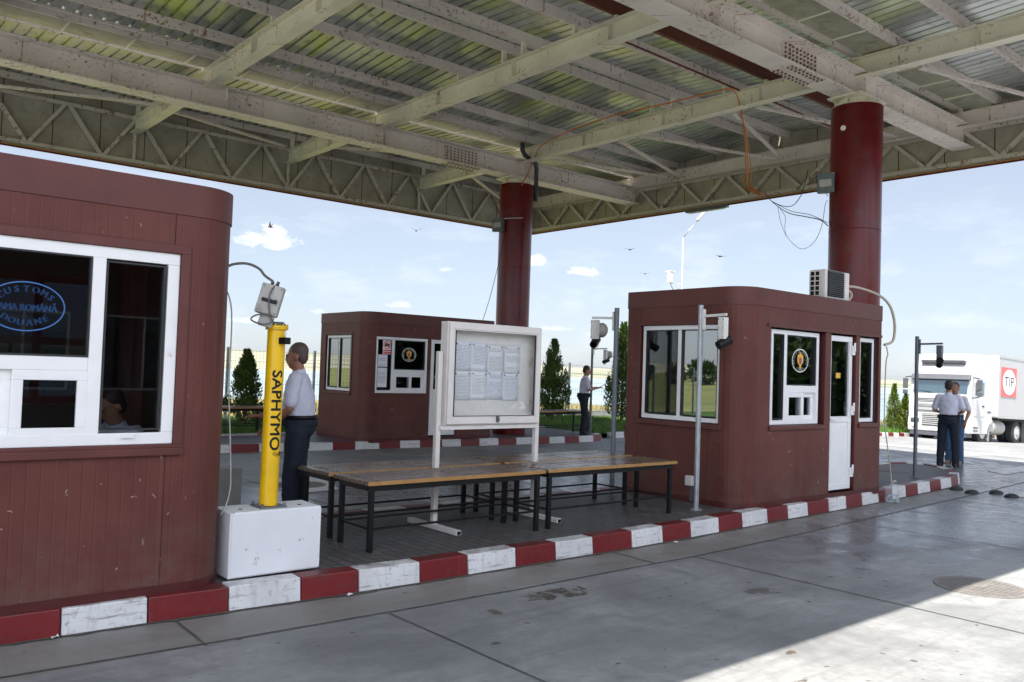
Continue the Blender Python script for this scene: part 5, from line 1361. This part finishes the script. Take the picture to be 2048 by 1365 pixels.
def person(loc, yaw, label, J, shirt, trousers, shoe, hair, skin, hold=None, holster=False, seated=False, belly=0.0, cap=False, sub=.011):
    """J: joints in body space (x right, y forward, z up from the floor)"""
    t = thing('person', loc, label, 'person'); Rz = Matrix.Rotation(yaw, 3, 'Z'); L = Vector(loc)
    W = lambda p: L + Rz @ Vector(p)
    D = lambda p: Rz @ Vector(p)
    MR = Rz.to_3x3()
    pel, che, nek, hd = [Vector(J[k]) for k in ('pelvis', 'chest', 'neck', 'head')]
    def limb(mb, pts, rs, n=12):
        out = []; rr_ = []
        for i in range(len(pts) - 1):
            for k in range(6): q = k / 6; out.append(Vector(pts[i]).lerp(Vector(pts[i + 1]), q)); rr_.append(rs[i] + (rs[i + 1] - rs[i]) * q)
        out.append(Vector(pts[-1])); rr_.append(rs[-1])
        mb.tube([W(p) for p in out], rr_, n); mb.ell(W(pts[0]), rs[0], rs[0], rs[0], nu=10, nv=8); mb.ell(W(pts[-1]), rs[-1], rs[-1], rs[-1], nu=10, nv=8)
        for p, r_ in zip(pts[1:-1], rs[1:-1]): mb.ell(W(p), r_, r_, r_, nu=10, nv=8)
    def torso(mb, g, z_lo=0.0):
        seg = [(pel + V(0, 0, .085), .165, .122), (pel.lerp(che, .3), .158, .115 + belly * .7), (pel.lerp(che, .55), .160, .115 + belly), (che, .178, .118 + belly * .3), (che.lerp(nek, .5), .178, .105), (che.lerp(nek, .78), .135, .085), (nek + V(0, 0, -.02), .085, .065)]
        fr = []; n = 20
        for i in range(len(seg) - 1):
            for k in range(4):
                q = k / 4; a, b = seg[i], seg[i + 1]; fr.append((a[0].lerp(b[0], q), a[1] + (b[1] - a[1]) * q, a[2] + (b[2] - a[2]) * q))
        fr.append(seg[-1]); k0 = len(mb.v)
        for c, rx, ry in fr:
            for j in range(n): a = 2 * math.pi * j / n; mb.v.append(tuple(W(c + V((rx + g) * math.cos(a), (ry + g) * math.sin(a), 0))))
        for i in range(len(fr) - 1):
            for j in range(n): mb.f.append((k0 + i * n + j, k0 + i * n + (j + 1) % n, k0 + (i + 1) * n + (j + 1) % n, k0 + (i + 1) * n + j)); mb.m.append(0)
        mb.f += [tuple(k0 + j for j in range(n - 1, -1, -1)), tuple(k0 + (len(fr) - 1) * n + j for j in range(n))]; mb.m += [0, 0]
    hy = J.get('head_yaw', 0.0); Hr = Matrix.Rotation(hy, 3, 'Z') @ Matrix.Rotation(J.get('head_pitch', 0.0), 3, 'X')
    HW = lambda p: W(hd + Hr @ Vector(p)); HM = Rz @ Hr
    mb = MB(); torso(mb, -.022)
    limb(mb, [nek + V(0, -.01, -.05), hd + V(0, -.01, -.06)], [.062, .056])
    mb.ell(HW((0, -.015, .035)), .076, .093, .092, HM); mb.ell(HW((0, .02, -.035)), .062, .072, .082, HM); mb.ell(HW((0, .05, -.085)), .036, .034, .032, HM)
    mb.ell(HW((0, .095, -.02)), .015, .02, .026, HM, 8, 6); mb.ell(HW((0, .085, .02)), .05, .02, .014, HM, 10, 6); mb.ell(HW((0, .083, -.062)), .026, .016, .011, HM, 8, 6)
    for s in (-1, 1): mb.ell(HW((s * .078, -.012, -.012)), .012, .022, .033, HM, 8, 6)
    for s, nm in ((-1, 'l'), (1, 'r')):
        sh, elb, wr, hip, kn, an = [Vector(J[k + '_' + nm]) for k in ('shoulder', 'elbow', 'wrist', 'hip', 'knee', 'ankle')]
        limb(mb, [sh + V(0, 0, -.02), elb, wr], [.044, .041, .029]); limb(mb, [hip, kn, an], [.082, .056, .042])
        # hand: palm, four fingers, thumb
        d = (wr - elb).normalized() if 'hand_' + nm not in J else Vector(J['hand_' + nm]).normalized()
        across = d.cross(V(0, 0, 1)); across = across.normalized() if across.length > .2 else V(0, 1, 0); nrm = across.cross(d).normalized()
        pm = wr + d * .05; Mh = Rz @ Matrix((across, d, nrm)).transposed(); mb.ell(W(pm), .040, .055, .019, Mh)
        curl = J.get('curl', .5)
        for k in range(4):
            o_ = wr + d * .09 + across * (k - 1.5) * .0205; l = (.055, .066, .062, .048)[k]
            p1 = o_ + d * l * .55 - nrm * l * .15 * curl; p2 = p1 + (d * (1 - curl) - nrm * curl).normalized() * l * .55
            limb(mb, [o_ - d * .02, p1, p2], [.0105, .0098, .0085], 8)
        inn = across * (1 if s < 0 else -1)
        limb(mb, [wr + d * .025 + inn * .025, wr + d * .055 + inn * .052, wr + d * .085 + inn * .058 - nrm * .012], [.013, .0115, .0095], 8)
        if not seated: mb.ell(W(an + V(0, .06, -.04)), .04, .11, .035, MR)
    body = bake_fuse(mb, 'body', [skin], t, sub, 2)
    mb = MB()
    for s in (-1, 1): mb.ell(HW((s * .030, .0885, .004)), .010, .007, .006, HM, 8, 6)
    mb.build('eyes', M['eye'], body)
    # shirt with short sleeves
    mb = MB(); torso(mb, .012)
    for nm in 'lr':
        sh, elb = Vector(J['shoulder_' + nm]), Vector(J['elbow_' + nm]); e = sh.lerp(elb, .78)
        limb(mb, [sh.lerp(nek, .42) + V(0, 0, -.045), sh + V(0, 0, -.012), e], [.066, .064, .066])
    limb(mb, [nek + V(0, 0, -.055), nek + V(0, 0, -.012)], [.076, .068])
    bake_fuse(mb, 'shirt', [shirt], t, sub * 1.1, 2, .016, 9)
    # trousers
    mb = MB(); mb.ell(W(pel + V(0, -.012, -.02)), .183, .142, .125, MR); mb.tube([W(pel + V(0, 0, .0)), W(pel + V(0, 0, .075))], [.178, .168], 20)
    for nm in 'lr':
        hip, kn, an = [Vector(J[k + '_' + nm]) for k in ('hip', 'knee', 'ankle')]
        limb(mb, [hip, kn, an + V(0, .0, -.03)], [.105, .080, .070])
    bake_fuse(mb, 'trousers', [trousers], t, sub * 1.1, 2, .014, 8)
    mb = MB(); mb.tube([W(pel + V(0, 0, .062)), W(pel + V(0, 0, .098))], [.176, .173], 24); mb.build('belt', M['black'], t, smooth=True)
    for nm in 'lr':
        an = Vector(J['ankle_' + nm]); mb = MB(); fz = J.get('floor', 0.0)
        mb.ell(W(an + V(0, .075, -.045)), .048, .125, .042, MR); mb.ell(W(an + V(0, -.02, -.03)), .045, .06, .055, MR); mb.obox(W(V(an.x, an.y + .055, an.z - .078)), .085, .27, .02, MR)
        bake_fuse(mb, 'shoe', [shoe], t, .012, 2)
    mb = MB(); mb.ell(HW((0, -.028, .05)), .083, .094, .090, HM); mb.ell(HW((0, -.055, -.0)), .076, .058, .082, HM)
    if cap: mb.ell(HW((0, .07, .085)), .07, .085, .016, HM); mb.ell(HW((0, -.01, .1)), .1, .115, .05, HM)
    bake_fuse(mb, 'hair' if not cap else 'cap', [hair], t, .012, 2, .004, 40)
    if holster:
        mb = MB(); mb.obox(W(pel + V(.185, .02, -.02)), .055, .085, .17, MR); mb.obox(W(pel + V(.19, .04, .08)), .04, .07, .06, MR); mb.build('holster', M['black'], t, bevel=.01)
        mb = MB(); mb.obox(W(pel + V(-.175, -.05, .05)), .05, .09, .09, MR); mb.build('pouch', M['black'], t, bevel=.01)
    return t, W, D
def stand(h=1.75, lean=0.0, spread=.1, step=0.0):
    k = h / 1.75
    J = dict(pelvis=(0, 0, .96), chest=(0, lean * .5, 1.26), neck=(0, lean, 1.475), head=(0, lean + .03, 1.62), shoulder_l=(-.185, lean * .9, 1.415), shoulder_r=(.185, lean * .9, 1.415),
             elbow_l=(-.235, -.02, 1.13), elbow_r=(.235, -.02, 1.13), wrist_l=(-.23, .08, .89), wrist_r=(.23, .08, .89), hip_l=(-.095, 0, .90), hip_r=(.095, 0, .90),
             knee_l=(-spread, .03 + step * .5, .49), knee_r=(spread, .03 - step * .5, .49), ankle_l=(-spread - .01, step, .085), ankle_r=(spread + .01, -step, .085))
    return {a: tuple(c * k for c in b) for a, b in J.items()}
def yawto(dx, dy): return math.atan2(dy, dx) - math.pi / 2
# man behind the yellow post, standing in profile with a hand held out
J = stand(1.74, .02, .08, .04); J.update(elbow_l=(-.24, .05, 1.12), wrist_l=(-.16, .24, .95), hand_l=(.2, .7, -.45), elbow_r=(.24, .14, 1.12), wrist_r=(.14, .40, 1.02), hand_r=(-.1, .95, 0), head_pitch=-.12)
person((3.72, 7.55, .15), yawto(-.80, .60), 'man in a white short sleeved shirt and dark trousers standing behind the yellow post', J, M['shirt'], M['navy'], M['shoe'], M['hairgrey'], M['skindark'], belly=.03)
# officer reading papers on the far island
J = stand(1.73, .03, .09, .03); J.update(elbow_l=(-.25, .08, 1.14), wrist_l=(-.12, .33, 1.19), hand_l=(.3, .8, .1), elbow_r=(.25, .08, 1.14), wrist_r=(.12, .33, 1.19), hand_r=(-.3, .8, .1), head_pitch=-.3)
_, W, D = person((15.12, 15.08, .14), yawto(.74, -.55), 'man in a white shirt reading a sheet of paper on the far island', J, M['shirt'], M['navy'], M['shoe'], M['hair'], M['skin'])
mb = MB(); a = W((-.11, .38, 1.20)); b = W((.11, .38, 1.20)); c = W((.11, .56, 1.30)); d = W((-.11, .56, 1.30)); mb.add([a, b, c, d], [(0, 1, 2, 3)])
o = mb.build('sheet_of_paper', M['white'], loc=a); md = o.modifiers.new('thick', 'SOLIDIFY'); md.thickness = .002; tag(o, 'sheet of paper held by the man on the far island', 'paper')
# officer seen from behind and the man talking with him, by the truck
J = stand(1.80, .0, .13, .02); J.update(elbow_r=(.27, .02, 1.17), wrist_r=(.17, .2, 1.12), hand_r=(-.8, .5, 0), elbow_l=(-.27, .02, 1.17), wrist_l=(-.17, .2, 1.12), hand_l=(.8, .5, 0))
person((18.25, 7.58, 0), yawto(.92, .30), 'officer seen from behind in a pale blue shirt with a black holster on his belt', J, M['shirt'], M['navy'], M['shoe'], M['hair'], M['skin'], holster=True, belly=.015, sub=.012)
J = stand(1.76, .0, .11, .02); J.update(elbow_r=(.27, .04, 1.14), wrist_r=(.14, .22, 1.08), hand_r=(-.8, .4, 0), elbow_l=(-.28, .02, 1.13), wrist_l=(-.25, .16, .92))
person((19.20, 7.84, 0), yawto(-.95, -.12), 'man in blue jeans and a grey shirt facing the officer beside the lane', J, M['shirtgrey'], M['jeans'], M['tanshoe'], M['hair'], M['skindark'], sub=.012)
# clerk inside the customs booth
J = dict(pelvis=(0, 0, .52), chest=(0, .10, .80), neck=(0, .20, .99), head=(0, .26, 1.12), shoulder_l=(-.19, .17, .94), shoulder_r=(.19, .17, .94), elbow_l=(-.25, .30, .72), elbow_r=(.25, .30, .72), wrist_l=(-.12, .52, .78), wrist_r=(.12, .52, .78), hand_l=(.2, 1, 0), hand_r=(-.2, 1, 0),
         hip_l=(-.1, .02, .50), hip_r=(.1, .02, .50), knee_l=(-.12, .42, .50), knee_r=(.12, .42, .50), ankle_l=(-.12, .45, .09), ankle_r=(.12, .45, .09), head_pitch=-.45)
person((2.10, 6.95, .20), yawto(-1, -.25), 'clerk in a white shirt sitting bent over inside the customs booth', J, M['shirt'], M['navy'], M['shoe'], M['hair'], M['skin'], seated=True)
t = thing('office_chair', (2.10, 6.95, .2), 'dark chair under the clerk inside the customs booth', 'chair')
mb = MB(); mb.bx(1.88, 2.2, 6.75, 7.15, .58, .62); mb.build('seat', M['black'], t, bevel=.01)
mb = MB(); mb.cyl((2.06, 6.95, .25), (2.06, 6.95, .58), .03); mb.cyl((2.06, 6.95, .21), (2.06, 6.95, .25), .2, .05); mb.build('pedestal', M['black'], t)
mb = MB(); mb.bx(1.35, 1.95, 6.65, 7.25, .92, .95)
for xx in (1.38, 1.92):
    for yy in (6.68, 7.22): mb.bx(xx - .02, xx + .02, yy - .02, yy + .02, .2, .92)
tag(mb.build('desk', M['inner'], loc=(1.65, 6.95, .2)), 'dark desk in front of the clerk inside the customs booth', 'desk')

# ------------------------------------------------------------------ vegetation
def leaf(mb, p, n, L, w, rng):
    n = n.normalized(); s = n.orthogonal().normalized(); s = Matrix.Rotation(rng.uniform(0, 6.28), 3, n) @ s
    k = len(mb.v); mb.v += [tuple(p - s * w), tuple(p + s * w), tuple(p + n * L)]; mb.f.append((k, k + 1, k + 2)); mb.m.append(0)
def cypress(x, y, z0, h, rad, label, seed, mat, n=9000, kind='cypress_tree', bare=.08):
    t = thing(kind, (x, y, z0), label, 'tree', 'conical evergreens along the lawn'); rng = random.Random(seed)
    mb = MB(); mb.tube([(x, y, z0 - .1), (x + .01, y, z0 + h * .5), (x, y, z0 + h * .95)], [rad * .09, rad * .05, .008], 8); mb.build('trunk', M['bark'], t)
    mb = MB(); sprays = []
    for _ in range(150):
        q = bare + (1 - bare) * rng.random() ** .95; a = rng.uniform(0, 6.28); prof = rad * min(1.0, (1 - q) ** .78 * 1.06 + .03) * (1 if q > .2 else .78 + q)
        rr_ = prof * rng.uniform(.72, 1.12) * (1 + .8 * mnoise.noise(V(math.cos(a) * 1.4, math.sin(a) * 1.4, q * 5 + seed)))
        sprays.append((q, a, rr_))
    for _ in range(n):
        q, a, rr_ = sprays[rng.randrange(len(sprays))]; u = rng.random() ** .45
        r_ = rr_ * u; zz = z0 + q * h + (u - .6) * .16 * h * .35 + rng.gauss(0, .035 * h)
        aa = a + rng.gauss(0, .20 / (u + .25)); zz = min(zz, z0 + h * .995)
        lim = rad * 1.2 * max(.02, 1 - (zz - z0) / h) ** .72 + .015; r_ = min(r_, lim)
        p = V(x + r_ * math.cos(aa), y + r_ * math.sin(aa), max(z0 + bare * h * .6, zz))
        leaf(mb, p, V(math.cos(aa) * .55 + rng.gauss(0, .3), math.sin(aa) * .55 + rng.gauss(0, .3), .9), rng.uniform(.05, .11) * (.6 + .3 * h / 2), rng.uniform(.012, .024), rng)
    for _ in range(14):
        zz = z0 + h * rng.uniform(.93, 1.0); leaf(mb, V(x + rng.gauss(0, .02), y + rng.gauss(0, .02), zz), V(rng.gauss(0, .2), rng.gauss(0, .2), 1), .12, .015, rng)
    mb.build('crown', mat, t); return t
cypress(8.41, 20.0, .13, 1.82, .53, 'small dark conical evergreen behind the yellow post', 11, M['cypress'], 9000)
cypress(18.55, 19.9, .13, 2.56, .66, 'dark conical evergreen behind the bench right of the notice board', 12, M['cypress'], 10000)
cypress(20.55, 18.75, .13, 3.22, .60, 'tall conical evergreen with a sunlit top at the booth edge', 13, M['cypress'], 10000)
cypress(37.6, 17.95, -.52, 2.15, .46, 'taller of two bright green evergreens beside the truck', 14, M['cypresslight'], 6000)
cypress(38.25, 17.75, -.55, 1.75, .36, 'shorter of two bright green evergreens beside the truck', 15, M['cypresslight'], 5000)
cypress(1.2, 20.0, .13, 2.4, .48, 'conical evergreen mirrored in the booth window', 16, M['cypress'], 4000)
cypress(-5.5, 20.0, .13, 2.2, .45, 'conical evergreen on the lawn left of the booths', 17, M['cypress'], 3000)
mb = MB(); rng = random.Random(21)
for k in range(26):
    cx = -75 + rng.uniform(-14, 14); cy = -20 + k * 5.5 + rng.uniform(-2, 2); cz = terr(cx, cy); hh = rng.uniform(2.6, 4.6)
    for _ in range(420):
        d = V(rng.gauss(0, 1), rng.gauss(0, 1), rng.gauss(0, 1)).normalized() * rng.random() ** .4
        p = V(cx + d.x * hh * .45, cy + d.y * hh * .45, cz + hh * .46 + d.z * hh * .5); leaf(mb, p, d + V(0, 0, .3), rng.uniform(.35, .65), rng.uniform(.12, .28), rng)
for k in range(22):  # unseen tree row, added to darken the reflections in the booth glass
    cx = 16 + k * 2.6 + rng.uniform(-.8, .8); cy = -16 - k * .35 + rng.uniform(-1.5, 1.5); cz = slope(cx); hh = rng.uniform(5.5, 8)
    for _ in range(700):
        d = V(rng.gauss(0, 1), rng.gauss(0, 1), rng.gauss(0, 1)).normalized() * rng.random() ** .4
        p = V(cx + d.x * hh * .4, cy + d.y * hh * .3, cz + hh * .48 + d.z * hh * .5); leaf(mb, p, d + V(0, 0, .3), rng.uniform(.5, .9), rng.uniform(.2, .36), rng)
tag(mb.build('wood', M['treeleaf']), 'trees on the grassy hill and an unseen row added across the lot, mirrored in the booth windows', 'wood', kind='stuff')

# ------------------------------------------------------------------ wire fence
t = thing('wire_fence', (15, 22, 0), 'grey welded wire fence on posts along the lakeside lawn', 'fence'); x = -14.0; sp_ = 2.515; k = 0
px0 = 8.72 - 9 * sp_
for i in range(26):
    x = px0 + i * sp_; zg = slope(x) + .1
    mb = MB(); mb.bx(x - .03, x + .03, 21.97, 22.03, zg - .2, zg + 1.96); mb.build('post', M['galvdark'], t)
    x2 = x + sp_; zg2 = slope(x2) + .1; mb = MB()
    for j in range(1, 26): q = j / 26; z = zg + (zg2 - zg) * q; xx = x + sp_ * q; mb.tube([(xx, 21.96, z + .05), (xx, 21.96, z + 1.9)], .0036, 3, cap=False)
    for j in range(10): z = .08 + j * .2; mb.tube([(x + .03, 21.958, zg + z), (x2 - .03, 21.958, zg2 + z)], .0036, 3, cap=False)
    for z in (.45, 1.0, 1.6): mb.tube([(x + .03, 21.95, zg + z), (x2 - .03, 21.95, zg2 + z)], .006, 3, cap=False)
    mb.build('panel', M['galvdark'], t)
mb = MB()
for i in range(20): a = 20.6 + i * 2; mb.bx(a, a + 1.99, 22.05, 22.22, slope(a) - .1, slope(a) + .36)
tag(mb.build('low_wall', M['kgrey'], loc=(30, 22.1, 0)), 'low pale concrete wall along the foot of the wire fence', 'wall')

# ------------------------------------------------------------------ street lamp
bx_, by_ = 36.9, 29.5; zg = terr(bx_, by_)
t = thing('street_lamp', (bx_, by_, zg), 'tall white street lamp with an angled arm rising beyond the booth roof', 'street lamp')
mb = MB(); mb.tube([(bx_, by_, zg - .2), (bx_, by_, 9.3)], [.075, .05], 12); mb.build('pole', M['galv'], t, smooth=True)
mb = MB(); mb.tube([(bx_, by_, 9.3), (bx_ + .85, by_ - .3, 10.35)], [.04, .03], 8); mb.build('arm', M['galv'], t, smooth=True)
mb = MB(); mb.bar((bx_ + .8, by_ - .28, 10.3), (bx_ + 1.35, by_ - .5, 11.0), .26, .14); mb.build('lamp_head', M['boxgrey'], t, bevel=.04)
mb = MB(); mb.bar((bx_ - .02, by_, 6.72), (bx_ - .85, by_ + .1, 6.72), .05, .05); mb.build('bracket', M['whitemetal'], t)
mb = MB(); mb.cyl((bx_ - .9, by_ + .1, 6.74), (bx_ - .9, by_ + .1, 7.2), .17, n=14); mb.ell((bx_ - .9, by_ + .1, 7.2), .17, .17, .12); mb.bx(bx_ - 1.05, bx_ - .7, by_ - .1, by_ + .3, 7.32, 7.36); cm = mb.build('camera', M['whitemetal'], t, auto=40)
mb = MB(); mb.tube([(bx_ - .9, by_ + .1, 6.74), (bx_ - .75, by_, 6.35), (bx_ - .45, by_, 6.3), (bx_ - .3, by_, 6.45), (bx_ - .03, by_, 6.15)], .02, 6); mb.build('camera_cable', M['cablegrey'], cm)

# ------------------------------------------------------------------ birds
def bird(c, a, flap, label):
    t = thing('bird', c, label, 'bird', 'small dark birds in flight'); c = Vector(c); f = V(math.cos(a), math.sin(a), .12).normalized(); s = f.cross(V(0, 0, 1)).normalized()
    Mb = Matrix((f, s, f.cross(s))).transposed(); mb = MB(); mb.ell(c, .085, .028, .028, Mb, 12, 8); mb.ell(c + f * .085, .028, .024, .024, Mb, 8, 6); mb.prism([(-.06, .0), (-.17, .04), (-.14, 0), (-.17, -.04)], c, f, s, .006)
    mb.build('body', M['bird'], t, smooth=True)
    for sg in (-1, 1):
        w = (s * sg * math.cos(flap) + V(0, 0, 1) * math.sin(flap)); mb = MB(); mb.prism([(.05, 0), (.035, .10), (-.06, .24), (-.03, .11), (-.035, 0)], c, f, w, .005); mb.build('wing', M['bird'], t)
    return t
bird((16.54, 25.1, 6.51), 1.0, .5, 'dark bird in flight between the big cloud and the far column'); bird((12.6, 28.42, 6.47), 2.2, .9, 'pale bird in flight against the large cloud')
bird((22.35, 20.22, 6.1), 0.4, .25, 'dark bird in flight right of the far column'); bird((24.81, 18.16, 5.97), 1.2, .15, 'dark bird in flight right of the street lamp'); bird((30.4, 26.5, 6.45), .5, .2, 'tiny bird low over the booth roof')

# ------------------------------------------------------------------ truck
ph = R(-1.0); T0 = V(36.62, 14.42, -.665)
ex = V(math.cos(ph), math.sin(ph), -.034).normalized(); ey = V(-math.sin(ph), math.cos(ph), 0); ez = ex.cross(ey)
MT = Matrix((ex, ey, ez)).transposed()
def Q(x, y, z): return tuple(T0 + MT @ V(x, y, z))
t = thing('truck', tuple(T0), 'white articulated truck tractor facing the checkpoint in the sun', 'truck')
class TB(MB):
    def bx(s, x0, x1, y0, y1, z0, z1, mi=0):
        v = [Q(x, y, z) for x in (x0, x1) for y in (y0, y1) for z in (z0, z1)]
        return s.add(v, [(0, 1, 3, 2), (4, 6, 7, 5), (0, 4, 5, 1), (2, 3, 7, 6), (0, 2, 6, 4), (1, 5, 7, 3)], mi)
    def side(s, poly, y0, y1, mi=0): return s.prism(poly, Q(0, y0, 0), ex, ez, -(y1 - y0) , mi)
    def c(s, p, q, r, r2=None, n=16, mi=0): return s.cyl(Q(*p), Q(*q), r, r2, n, mi)
Wd = 2.5
mb = TB(); mb.side([(.06, .95), (.02, 1.45), (.10, 1.95), (.24, 2.78), (.24, 2.80), (2.25, 2.80), (2.25, .95)], 0.0, Wd); cab = mb.build('cab', M['truckwhite'], t, bevel=.07, seg=3)
mb = TB(); mb.side([(.22, 2.78), (.30, 3.0), (.62, 3.55), (.95, 3.72), (2.2, 3.72), (2.22, 2.78)], .10, Wd - .10); mb.build('roof_fairing', M['truckwhite'], t, bevel=.09, seg=3)
mb = TB(); mb.side([(.0, .38), (-.03, .62), (.02, 1.0), (.3, 1.0), (.3, .38)], -.01, Wd + .01); mb.build('bumper', M['truckwhite'], t, bevel=.05)
mb = TB(); mb.side([(.085, 2.02), (.19, 2.62), (.23, 2.62), (.13, 2.02)], .14, Wd - .14); mb.build('windscreen', M['windscreen'], cab)
mb = TB(); mb.side([(.12, 2.05), (.215, 2.6), (.26, 2.6), (.17, 2.05)], .18, Wd - .18); mb.build('windscreen_backing', M['darkgrey'], cab)
mb = TB(); mb.side([(.02, 2.60), (.16, 2.80), (.27, 2.80), (.20, 2.60)], .04, Wd - .04); mb.build('sun_visor', M['truckgrey'], t, bevel=.02)
mb = TB(); mb.side([(.29, 3.28), (.27, 3.42), (.50, 3.42), (.5, 3.28)], .35, Wd - .35); mb.build('roof_light_bar', M['truckgrey'], t, bevel=.02)
for z0_, z1_ in ((1.64, 1.80), (1.44, 1.56), (1.27, 1.36)):
    xx = .03 if z0_ < 1.45 else (.03 + (z0_ - 1.45) * .16)
    mb = TB(); mb.bx(xx - .03, xx + .05, .30, Wd - .30, z0_, z1_); g = mb.build('grille', M['truckgrey'], cab)
    for k in range(3): zz = z0_ + .02 + k * (z1_ - z0_ - .04) / 2; mb = TB(); mb.bx(xx - .045, xx - .031, .32, Wd - .32, zz - .008, zz + .008); mb.build('grille_slat', M['truckwhite'], g)
mb = TB(); mb.bx(-.042, -.02, .62, Wd - .62, .62, 1.12); g = mb.build('lower_grille', M['truckgrey'], t)
for k in range(6): zz = .67 + k * .078; mb = TB(); mb.bx(-.062, -.043, .64, Wd - .64, zz, zz + .035); mb.build('grille_slat', M['rim'], g)
mb = TB(); mb.bx(-.04, -.022, 1.0, 1.5, .44, .55); mb.build('number_plate', M['white'], t)
for y in (.12, Wd - .48):
    mb = TB(); mb.bx(-.035, .05, y, y + .36, .72, .92); mb.build('headlight', M['semimirror'], t, bevel=.02)
    mb = TB(); mb.bx(-.032, .05, y + .05, y + .31, .50, .58); mb.build('fog_light', M['galv'], t, bevel=.01)
mb = TB(); mb.bx(-.02, .6, .12, Wd - .12, .22, .375); mb.build('valance', M['truckgrey'], t)
mb = TB(); mb.side([(.26, .72), (.26, 1.0), (2.2, 1.0), (2.2, .86), (1.98, .80), (1.80, .58), (1.78, .40), (.85, .40), (.62, .40), (.26, .4)], -.02, .1); mb.build('step_panel', M['truckwhite'], t, bevel=.02)
mb = TB(); mb.bx(.35, .80, -.03, -.021, .62, .68); mb.bx(.35, .80, -.03, -.021, .5, .55); mb.build('step', M['truckgrey'], t)
mb = TB(); mb.bx(.42, 1.42, -.012, -.002, 1.12, 2.62); dr = mb.build('door', M['truckwhite'], t, bevel=.02)
mb = TB(); mb.side([(.50, 1.98), (.60, 2.55), (1.36, 2.55), (1.36, 1.98)], -.022, -.013); sw = mb.build('side_window', M['glass'], dr)
mb = TB(); mb.bx(.62, 1.34, -.030, -.024, 2.48, 2.55); mb.build('window_band', M['curtainblue'], sw)
mb = TB(); mb.bx(.95, 1.34, -.0128, -.0121, 2.0, 2.5); mb.build('curtain', M['teeth'], sw); mb = TB(); mb.bx(.52, .95, -.0128, -.0121, 2.0, 2.5); mb.build('dark_interior', M['darkgrey'], sw)
mb = TB(); mb.bx(1.20, 1.38, -.028, -.013, 1.52, 1.58); mb.build('handle', M['black'], dr)
mb = TB(); mb.bx(1.75, 2.1, -.012, -.003, 1.3, 1.36); mb.build('side_vent', M['truckgrey'], t)
for y, s in ((-.28, 1), (Wd + .28, -1)):
    mb = TB(); mb.bx(.20, .30, y - .1, y + .1, 2.18, 2.62); mb.bx(.20, .30, y - .1, y + .1, 1.93, 2.12); mi_ = mb.build('mirror', M['truckgrey'], t, bevel=.03)
    mb = TB(); mb.tube([Q(.25, y, 2.66), Q(.25, y + s * .28, 2.70)], .018, 6); mb.build('mirror_arm', M['black'], mi_); mb = TB(); mb.tube([Q(.25, y, 1.90), Q(.25, y + s * .28, 1.86)], .018, 6); mb.build('mirror_arm', M['black'], mi_)
for y in (.5, 1.6):
    mb = TB(); mb.bar(Q(.085, y, 2.04), Q(.12, y + .55, 2.10), .02, .02); mb.build('wiper', M['black'], t)
def wheel(x, y, s, r=.5, w=.32, par=None):
    mb = TB(); mb.tube([Q(x, y, r), Q(x, y + s * .04, r), Q(x, y + s * (w - .04), r), Q(x, y + s * w, r)], [r * .93, r, r, r * .93], 32); wh = mb.build('wheel', M['tyre'], par, auto=40)
    mb = TB(); mb.c((x, y - s * .004, r), (x, y + s * .05, r), r * .60, n=28); mb.c((x, y - s * .05, r), (x, y, r), r * .22, r * .3, n=16); mb.build('rim', M['rim'], wh, auto=40)
for x in (1.42, 5.02):
    wheel(x, .04, 1, par=t); wheel(x, Wd - .04, -1, par=t)
    if x > 3: wheel(x, .40, 1, par=t); wheel(x, Wd - .4, -1, par=t)
mb = TB(); mb.bx(.5, 6.3, .75, 1.0, .72, .98); mb.bx(.5, 6.3, 1.5, 1.75, .72, .98); mb.bx(1.3, 1.54, .3, 2.2, .42, .6); mb.bx(4.9, 5.14, .3, 2.2, .42, .6); mb.build('chassis', M['black'], t)
mb = TB(); mb.tube([Q(2.75, .42, .68), Q(3.95, .42, .68)], .32, 20); mb.build('fuel_tank', M['tankmetal'], t, bevel=.03)
mb = TB(); mb.bx(2.35, 2.68, .12, .55, .5, 1.0); mb.build('battery_box', M['tankmetal'], t, bevel=.02)
mb = TB(); mb.bar(Q(1.95, .02, .1), Q(2.0, .02, .75), .03, .1); mb.build('mud_flap', M['galv'], t)
# trailer
t = thing('semi_trailer', Q(9, 1.25, 0), 'pale grey box trailer with a red and white square sign behind the white cab', 'trailer')
mb = TB(); mb.bx(2.75, 16.2, -.03, Wd + .03, 1.12, 3.78); bo = mb.build('box_body', M['trailer'], t, bevel=.04)
mb = TB(); mb.bx(2.76, 16.2, -.045, -.031, 1.10, 1.24); mb.bx(2.76, 16.2, -.045, -.031, 3.70, 3.785); mb.build('side_rail', M['rim'], t)
mb = TB(); mb.bx(3.0, 16, .7, 1.8, .95, 1.115); mb.build('chassis', M['black'], t)
for x in (11.5, 12.8, 14.1): wheel(x, .05, 1, par=t); wheel(x, Wd - .05, -1, par=t)
for y in (.5, 1.9): mb = TB(); mb.bx(7.0, 7.12, y - .06, y + .06, .05, .95); mb.build('landing_leg', M['tankmetal'], t)
mb = TB(); mb.bx(7.6, 10.8, .0, .04, .45, .6); mb.bx(7.6, 10.8, .0, .04, .75, .9); mb.build('side_guard', M['rim'], t)
sx0, sx1, sz0, sz1 = 3.0, 4.62, 2.05, 3.32; cx_, cz_ = (sx0 + sx1) / 2, (sz0 + sz1) / 2
mb = TB(); mb.bx(sx0, sx1, -.052, -.046, sz0, sz1); sg = mb.build('sign', M['tipred'], t)
mb = TB(); mb.prism([(.68 * math.cos(a * .1309), .55 * math.sin(a * .1309)) for a in range(48)], Q(cx_, -.056, cz_), ex, ez, .003); mb.build('disc', M['white'], sg)
mb = TB(); put_text(mb, 'TIP', .60, Q(cx_, -.061, cz_), ex, ez, 1.32, .006); mb.build('lettering', M['navytext'], sg)
